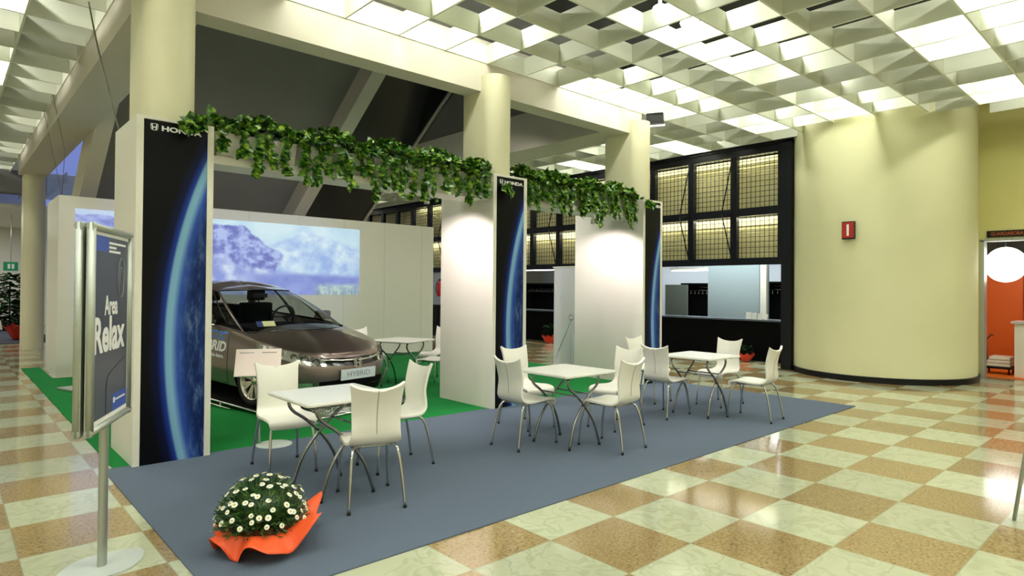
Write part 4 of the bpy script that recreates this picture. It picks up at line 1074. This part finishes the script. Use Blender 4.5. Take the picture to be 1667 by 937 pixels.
wrapped_plant((1.60, 22.3, 0), 2.0, 'leafy plant in red wrapping at the far left, in front of the taller plant', .55, seed=3)
t = thing('tall_potted_plant', 'tall dark bushy plant in a pot far back at the left edge', 'potted plant', (1.62, 26.6, 0))
bm = B(); lathe(bm, [(.16, 0), (.22, .35), (.2, .35)], 20); obj('pot', bm, BLACK, t)
bm = B(); R = random.Random(9)
for k in range(500):
    z = R.uniform(.35, 1.85); r = .48*sin(pi*min(1, (z-.1)/1.9))**.6*sqrt(R.random()); a = R.uniform(0, 2*pi)
    leaf(bm, (r*cos(a), r*sin(a), z), (cos(a), sin(a), R.uniform(-.5, .7)), (0, 0, 1), R.uniform(.12, .2))
tube(bm, [(0, 0, .3), (0, 0, 1.6)], .02); obj('foliage', bm, leafdark, t)
bm = B(); box(bm, .1, 2.3, 20.9, 27.4, 0.0, .01); tag(obj('floor_mat', bm, mat('dark_mat', rgb(40, 44, 58), .95)), 'dark grey floor mat far back on the left, under the plants', 'mat')
EX = mat('exit_green', rgb(10, 110, 70), .4, emit=rgb(10, 110, 70), es=.4)
for x, y, z, lab in ((1.47, 24.0, 1.92, 'green hanging exit sign at the far left, the larger and nearer one'), (2.08, 26.5, 2.18, 'green hanging exit sign at the far left, partly behind the column')):
    t = thing('exit_sign', lab, 'exit sign', (x, y, z)); bm = B(); box(bm, -.17, .17, -.02, .02, 0, .26); obj('sign_box', bm, EX, t)
    bm = B(); box(bm, -.07, -.01, -.023, -.021, .06, .20); obj('pictogram', bm, WHITEP, t); bm = B(); box(bm, .02, .08, -.023, -.021, .06, .20); obj('pictogram', bm, WHITEP, t)
    bm = B(); tube(bm, [(0, 0, .26), (0, 0, 3.6-z)], .008, 6); obj('hanging_rod', bm, STEEL, t)
# tray on green carpet at the left
bm = B(); M = Matrix.Translation((1.47, 11.1, .012)) @ Matrix.Rotation(.3, 4, 'Z'); box(bm, -.16, .16, -.30, .30, 0, .03, 0, M, .008)
tag(obj('floor_socket_box', bm, STEEL), 'flat grey metal box lying on the green carpet left of the tall tower', 'box')
# cables
bm = B(); tube(bm, spline([(1.08, 7.93, ZC), (1.10, 7.5, 3.9), (1.14, 7.1, 3.35), (1.2, 6.95, 2.975)], 6), .008, 6); tag(obj('cable', bm, mat('grey_cable', rgb(110, 110, 90), .6)), 'dark cable hanging from the ceiling down to the top of the left tower', 'cable')
for x, y, lab in ((1.22, 13.4, 'thin wire hanging in front of the left beam, the left one'), (1.22, 12.2, 'thin wire hanging in front of the left beam, the right one')):
    bm = B(); tube(bm, [(x, y, ZC), (x+.14, y-.2, 3.6), (1.42, 12.82, 3.0)], .004, 5); tag(obj('wire', bm, MATS['grey_cable']), lab, 'wire')
# lamps seen above the louvres, lamp at the beam corner
for (x, y, lab, s) in ((6.36, 4.10, 'bare glowing lamp above the louvre ceiling near the top of the view, the bigger', .11), (5.80, 4.12, 'bare glowing lamp above the louvre ceiling at the top edge of the view', .08)):
    t = thing('ceiling_lamp', lab, 'lamp', (x, y, 4.66)); bm = B(); bmesh.ops.create_uvsphere(bm, u_segments=20, v_segments=12, radius=s); bm.transform(Matrix.Diagonal((1, 1, .5, 1)))
    for f in bm.faces: f.smooth = True
    obj('bulb', bm, FLU, t); bm = B(); tube(bm, [(0, 0, s*.4), (0, 0, .68)], .02, 8); obj('stem', bm, WHITE, t)
t = thing('corner_lamp', 'short white strip lamp at the right end of the ceiling beam', 'lamp', (8.68, 6.25, 4.27)); t.rotation_euler = (0, 0, -1.1)
bm = B(); box(bm, -.14, .14, -.06, .06, .02, .20); obj('housing', bm, BLACK, t); bm = B(); tube(bm, [(-.16, 0, 0), (.16, 0, 0)], .014, 8); obj('tube', bm, mat('soft_tube', rgb(255, 255, 240), .5, emit=(1, 1, .9, 1), es=2.0), t)
bm = B(); tube(bm, [(0, 0, .2), (0, 0, .22)], .02, 6); obj('bracket', bm, STEEL, t)
# small red sign on curved wall
a0 = atan2(4.13-CWY, 11.36-CWX); c = Vector((CWX+CWR*cos(a0), CWY+CWR*sin(a0), 0)); n = Vector((cos(a0-.0), sin(a0), 0)); s_ = Vector((-n.y, n.x, 0))
t = thing('fire_hose_sign', 'small red sign with a white vertical bar on the curved wall', 'sign', (c.x, c.y, 2.42)); M = frame((0, 0, 0), -s_, (0, 0, 1), -(-s_).cross(Vector((0, 0, 1))) * -1)
nn_ = n
M = frame(nn_*.0, s_, (0, 0, 1), nn_)
bm = B(); box(bm, -.10, .10, 0, .30, .005, .075, 0, M); bmesh.ops.recalc_face_normals(bm, faces=bm.faces); obj('sign_box', bm, BLACK, t)
bm = B(); box(bm, -.095, .095, .02, .285, .0755, .08, 0, M); bmesh.ops.recalc_face_normals(bm, faces=bm.faces); obj('sign_face', bm, mat('sign_red', rgb(176, 40, 34), .4, var=.04), t)
bm = B(); box(bm, -.018, .018, .055, .25, .0805, .083, 0, M); bmesh.ops.recalc_face_normals(bm, faces=bm.faces); obj('white_bar', bm, WHITEP, t)
# fire extinguisher and black bin at back
t = thing('fire_extinguisher', 'red fire extinguisher on the window wall, seen left of the middle tower', 'fire extinguisher', (11.9, 17.05, 1.25))
bm = B(); lathe(bm, [(.08, 0), (.09, .03), (.09, .40), (.04, .48), (.03, .50)], 20); obj('cylinder_body', bm, mat('extinguisher_red', rgb(190, 24, 24), .3), t)
bm = B(); box(bm, -.02, .06, -.03, .03, .50, .56); tube(bm, [(-.04, .05, .52), (-.1, .08, .3), (-.09, .05, .1)], .012, 6); obj('valve', bm, BLACK, t)
bm = B(); lathe(bm, [(.17, .0), (.19, .95), (.20, .97), (.0, .98)], 20, 11.75, 17.1, cap=False); tag(obj('bin', bm, BLACK), 'black cylindrical bin below the fire extinguisher', 'bin')
bm = B(); box(bm, 12.02, 12.1, 15.5, 19, 0, 2.03); struct('wall_window_side', bm, mat('cool_white2', rgb(180, 186, 190), .7))
# ---- room beyond the doorway
OR2 = mat('orange_board', rgb(214, 92, 14), .5, var=.05, scale=3)
t = thing('orange_cabinet', 'tall orange cabinet wall seen through the doorway', 'cabinet', (15.5, 0.6, 0)); 
for k in range(3):
    bm = B(); box(bm, 0, .5, .9*k+.005, .9*k+.895, .02, 1.97); obj('cabinet_door', bm, OR2, t)
bm = B(); box(bm, .02, .5, 0, 2.7, 1.971, 2.0); obj('cabinet_top', bm, OR2, t)
bm = B(); box(bm, 13.9, 15.49, .5, 2.9, .001, .012); tag(obj('orange_mat', bm, mat('orange_floor', rgb(224, 110, 20), .5)), 'orange mat on the floor inside the doorway', 'mat')
bm = B(); box(bm, 18.4, 18.5, -1.5, 3.8, 0, 2.75); struct('wall_room', bm, mat('room_grey', rgb(170, 176, 176), .7))
t = thing('white_counter', 'white reception counter at the right edge, inside the doorway', 'counter', (14.15, 1.40, .012)); bm = B(); box(bm, 0, .5, 0, .92, 0, .96); obj('counter_body', bm, WHITE, t); bm = B(); box(bm, -.05, .55, -.03, .97, .96, 1.0, 0, None, .005); obj('countertop', bm, mat('grey_top', rgb(190, 180, 180), .3), t)
t = thing('linen_trolley', 'low trolley stacked with folded white linen inside the doorway', 'trolley', (14.35, 2.40, .012))
bm = B(); box(bm, 0, .45, .0, .45, .10, .14); tube(bm, [(.22, .40, .1), (.22, .42, .62), (.22, .34, .72), (.22, .30, .70)], .012, 6); tube(bm, [(.02, .40, .1), (.02, .42, .62), (.22, .42, .62)], .012, 6)
for x in (.04, .41):
    for y in (.04, .41): tube(bm, [(x, y, 0.0), (x, y, .12)], .015, 6)
obj('trolley_frame', bm, BLACK, t)
for k in range(3):
    bm = B(); box(bm, .01, .43, .02, .40-.03*k, .142+.062*k, .142+.062*k+.058, 0, None, .02); tag(obj('folded_linen', bm, WHITE, None, True, 50), ['lowest', 'middle', 'topmost'][k]+' folded white linen on the trolley inside the doorway', 'linen', 'folded linen').location = (14.35, 2.40, .012)
GL = mat('globe_glow', rgb(255, 255, 255), .5, emit=(1, .97, .93, 1), es=4.0)
t = thing('globe_lamp', 'big round glowing white globe lamp in the doorway at the right edge', 'lamp', (13.93, 2.41, 2.03)); bm = B(); bmesh.ops.create_uvsphere(bm, u_segments=40, v_segments=24, radius=.315)
for f in bm.faces: f.smooth = True
obj('globe', bm, GL, t); bm = B(); tube(bm, [(0, 0, .31), (0, 0, .72)], .01, 6); obj('cord', bm, BLACK, t)
area_light(14.6, 1.2, 2.7, .8, 1.5, 22, (1, .93, .85))
t = thing('door_sign', 'dark sign with orange lettering above the doorway on the yellow wall', 'sign', (13.47, 2.0, 2.50)); bm = B(); box(bm, -.02, .029, 0, .60, 0, .11); obj('sign_box', bm, BLACK, t)
text_mesh('sign_lettering', 'GUARDAROBA', .085, mat('dull_orange', rgb(176, 84, 30), .5), t, frame((-.0205, .545, .025), (0, -1, 0), (0, 0, 1), (-1, 0, 0)), sx=.80, bold=.0015)
# tripod leg at the right edge
t = thing('tripod_stand', 'grey metal stand leg cut off by the right edge of the view', 'stand', (4.955, .72, 0))
bm = B(); lathe(bm, [(.018, .0), (.018, .03)], 12); obj('rubber_foot', bm, RUBBER, t)
bm = B(); tube(bm, [(0, 0, .03), (0.004, -.002, .28)], .013, 10); tube(bm, [(.004, -.002, .26), (.02, -.018, 1.1)], .009, 10); obj('leg', bm, STEEL, t)
bm = B(); tube(bm, [(0.008, -.003, .24), (.010, -.004, .30)], .024, 12); obj('clamp', bm, STEEL, t)
bm = B(); tube(bm, [(.30, -.35, 0), (.055, -.035, 1.1)], .012, 8); obj('leg', bm, STEEL, t); bm = B(); tube(bm, [(.35, .15, 0), (.06, -.03, 1.1)], .012, 8); obj('leg', bm, STEEL, t)
# ---- spot lamps under the shelves washing the tower sides
for (x, y, tx, ty, tz) in ((4.30, 6.45, 5.08, 6.75, 2.0), (7.42, 6.5, 8.2, 6.85, 2.0)):
    t = thing('spot_lamp', 'small spot lamp under the overhead shelf '+('left of the middle tower' if x < 5 else 'left of the rightmost tower'), 'lamp', (x, y, 2.55)); bm = B(); lathe(bm, [(.03, .03), (.035, .0), (.035, .05), (.02, .09)], 16, cap=False); obj('lamp_head', bm, WHITE, t); bm = B(); tube(bm, [(0, 0, .09), (0, 0, .11)], .01, 6); obj('bracket', bm, WHITE, t)
    spot_light((x, y, 2.54), (tx, ty, 1.1), 120, radians(125), (1.0, .86, .87), .5)
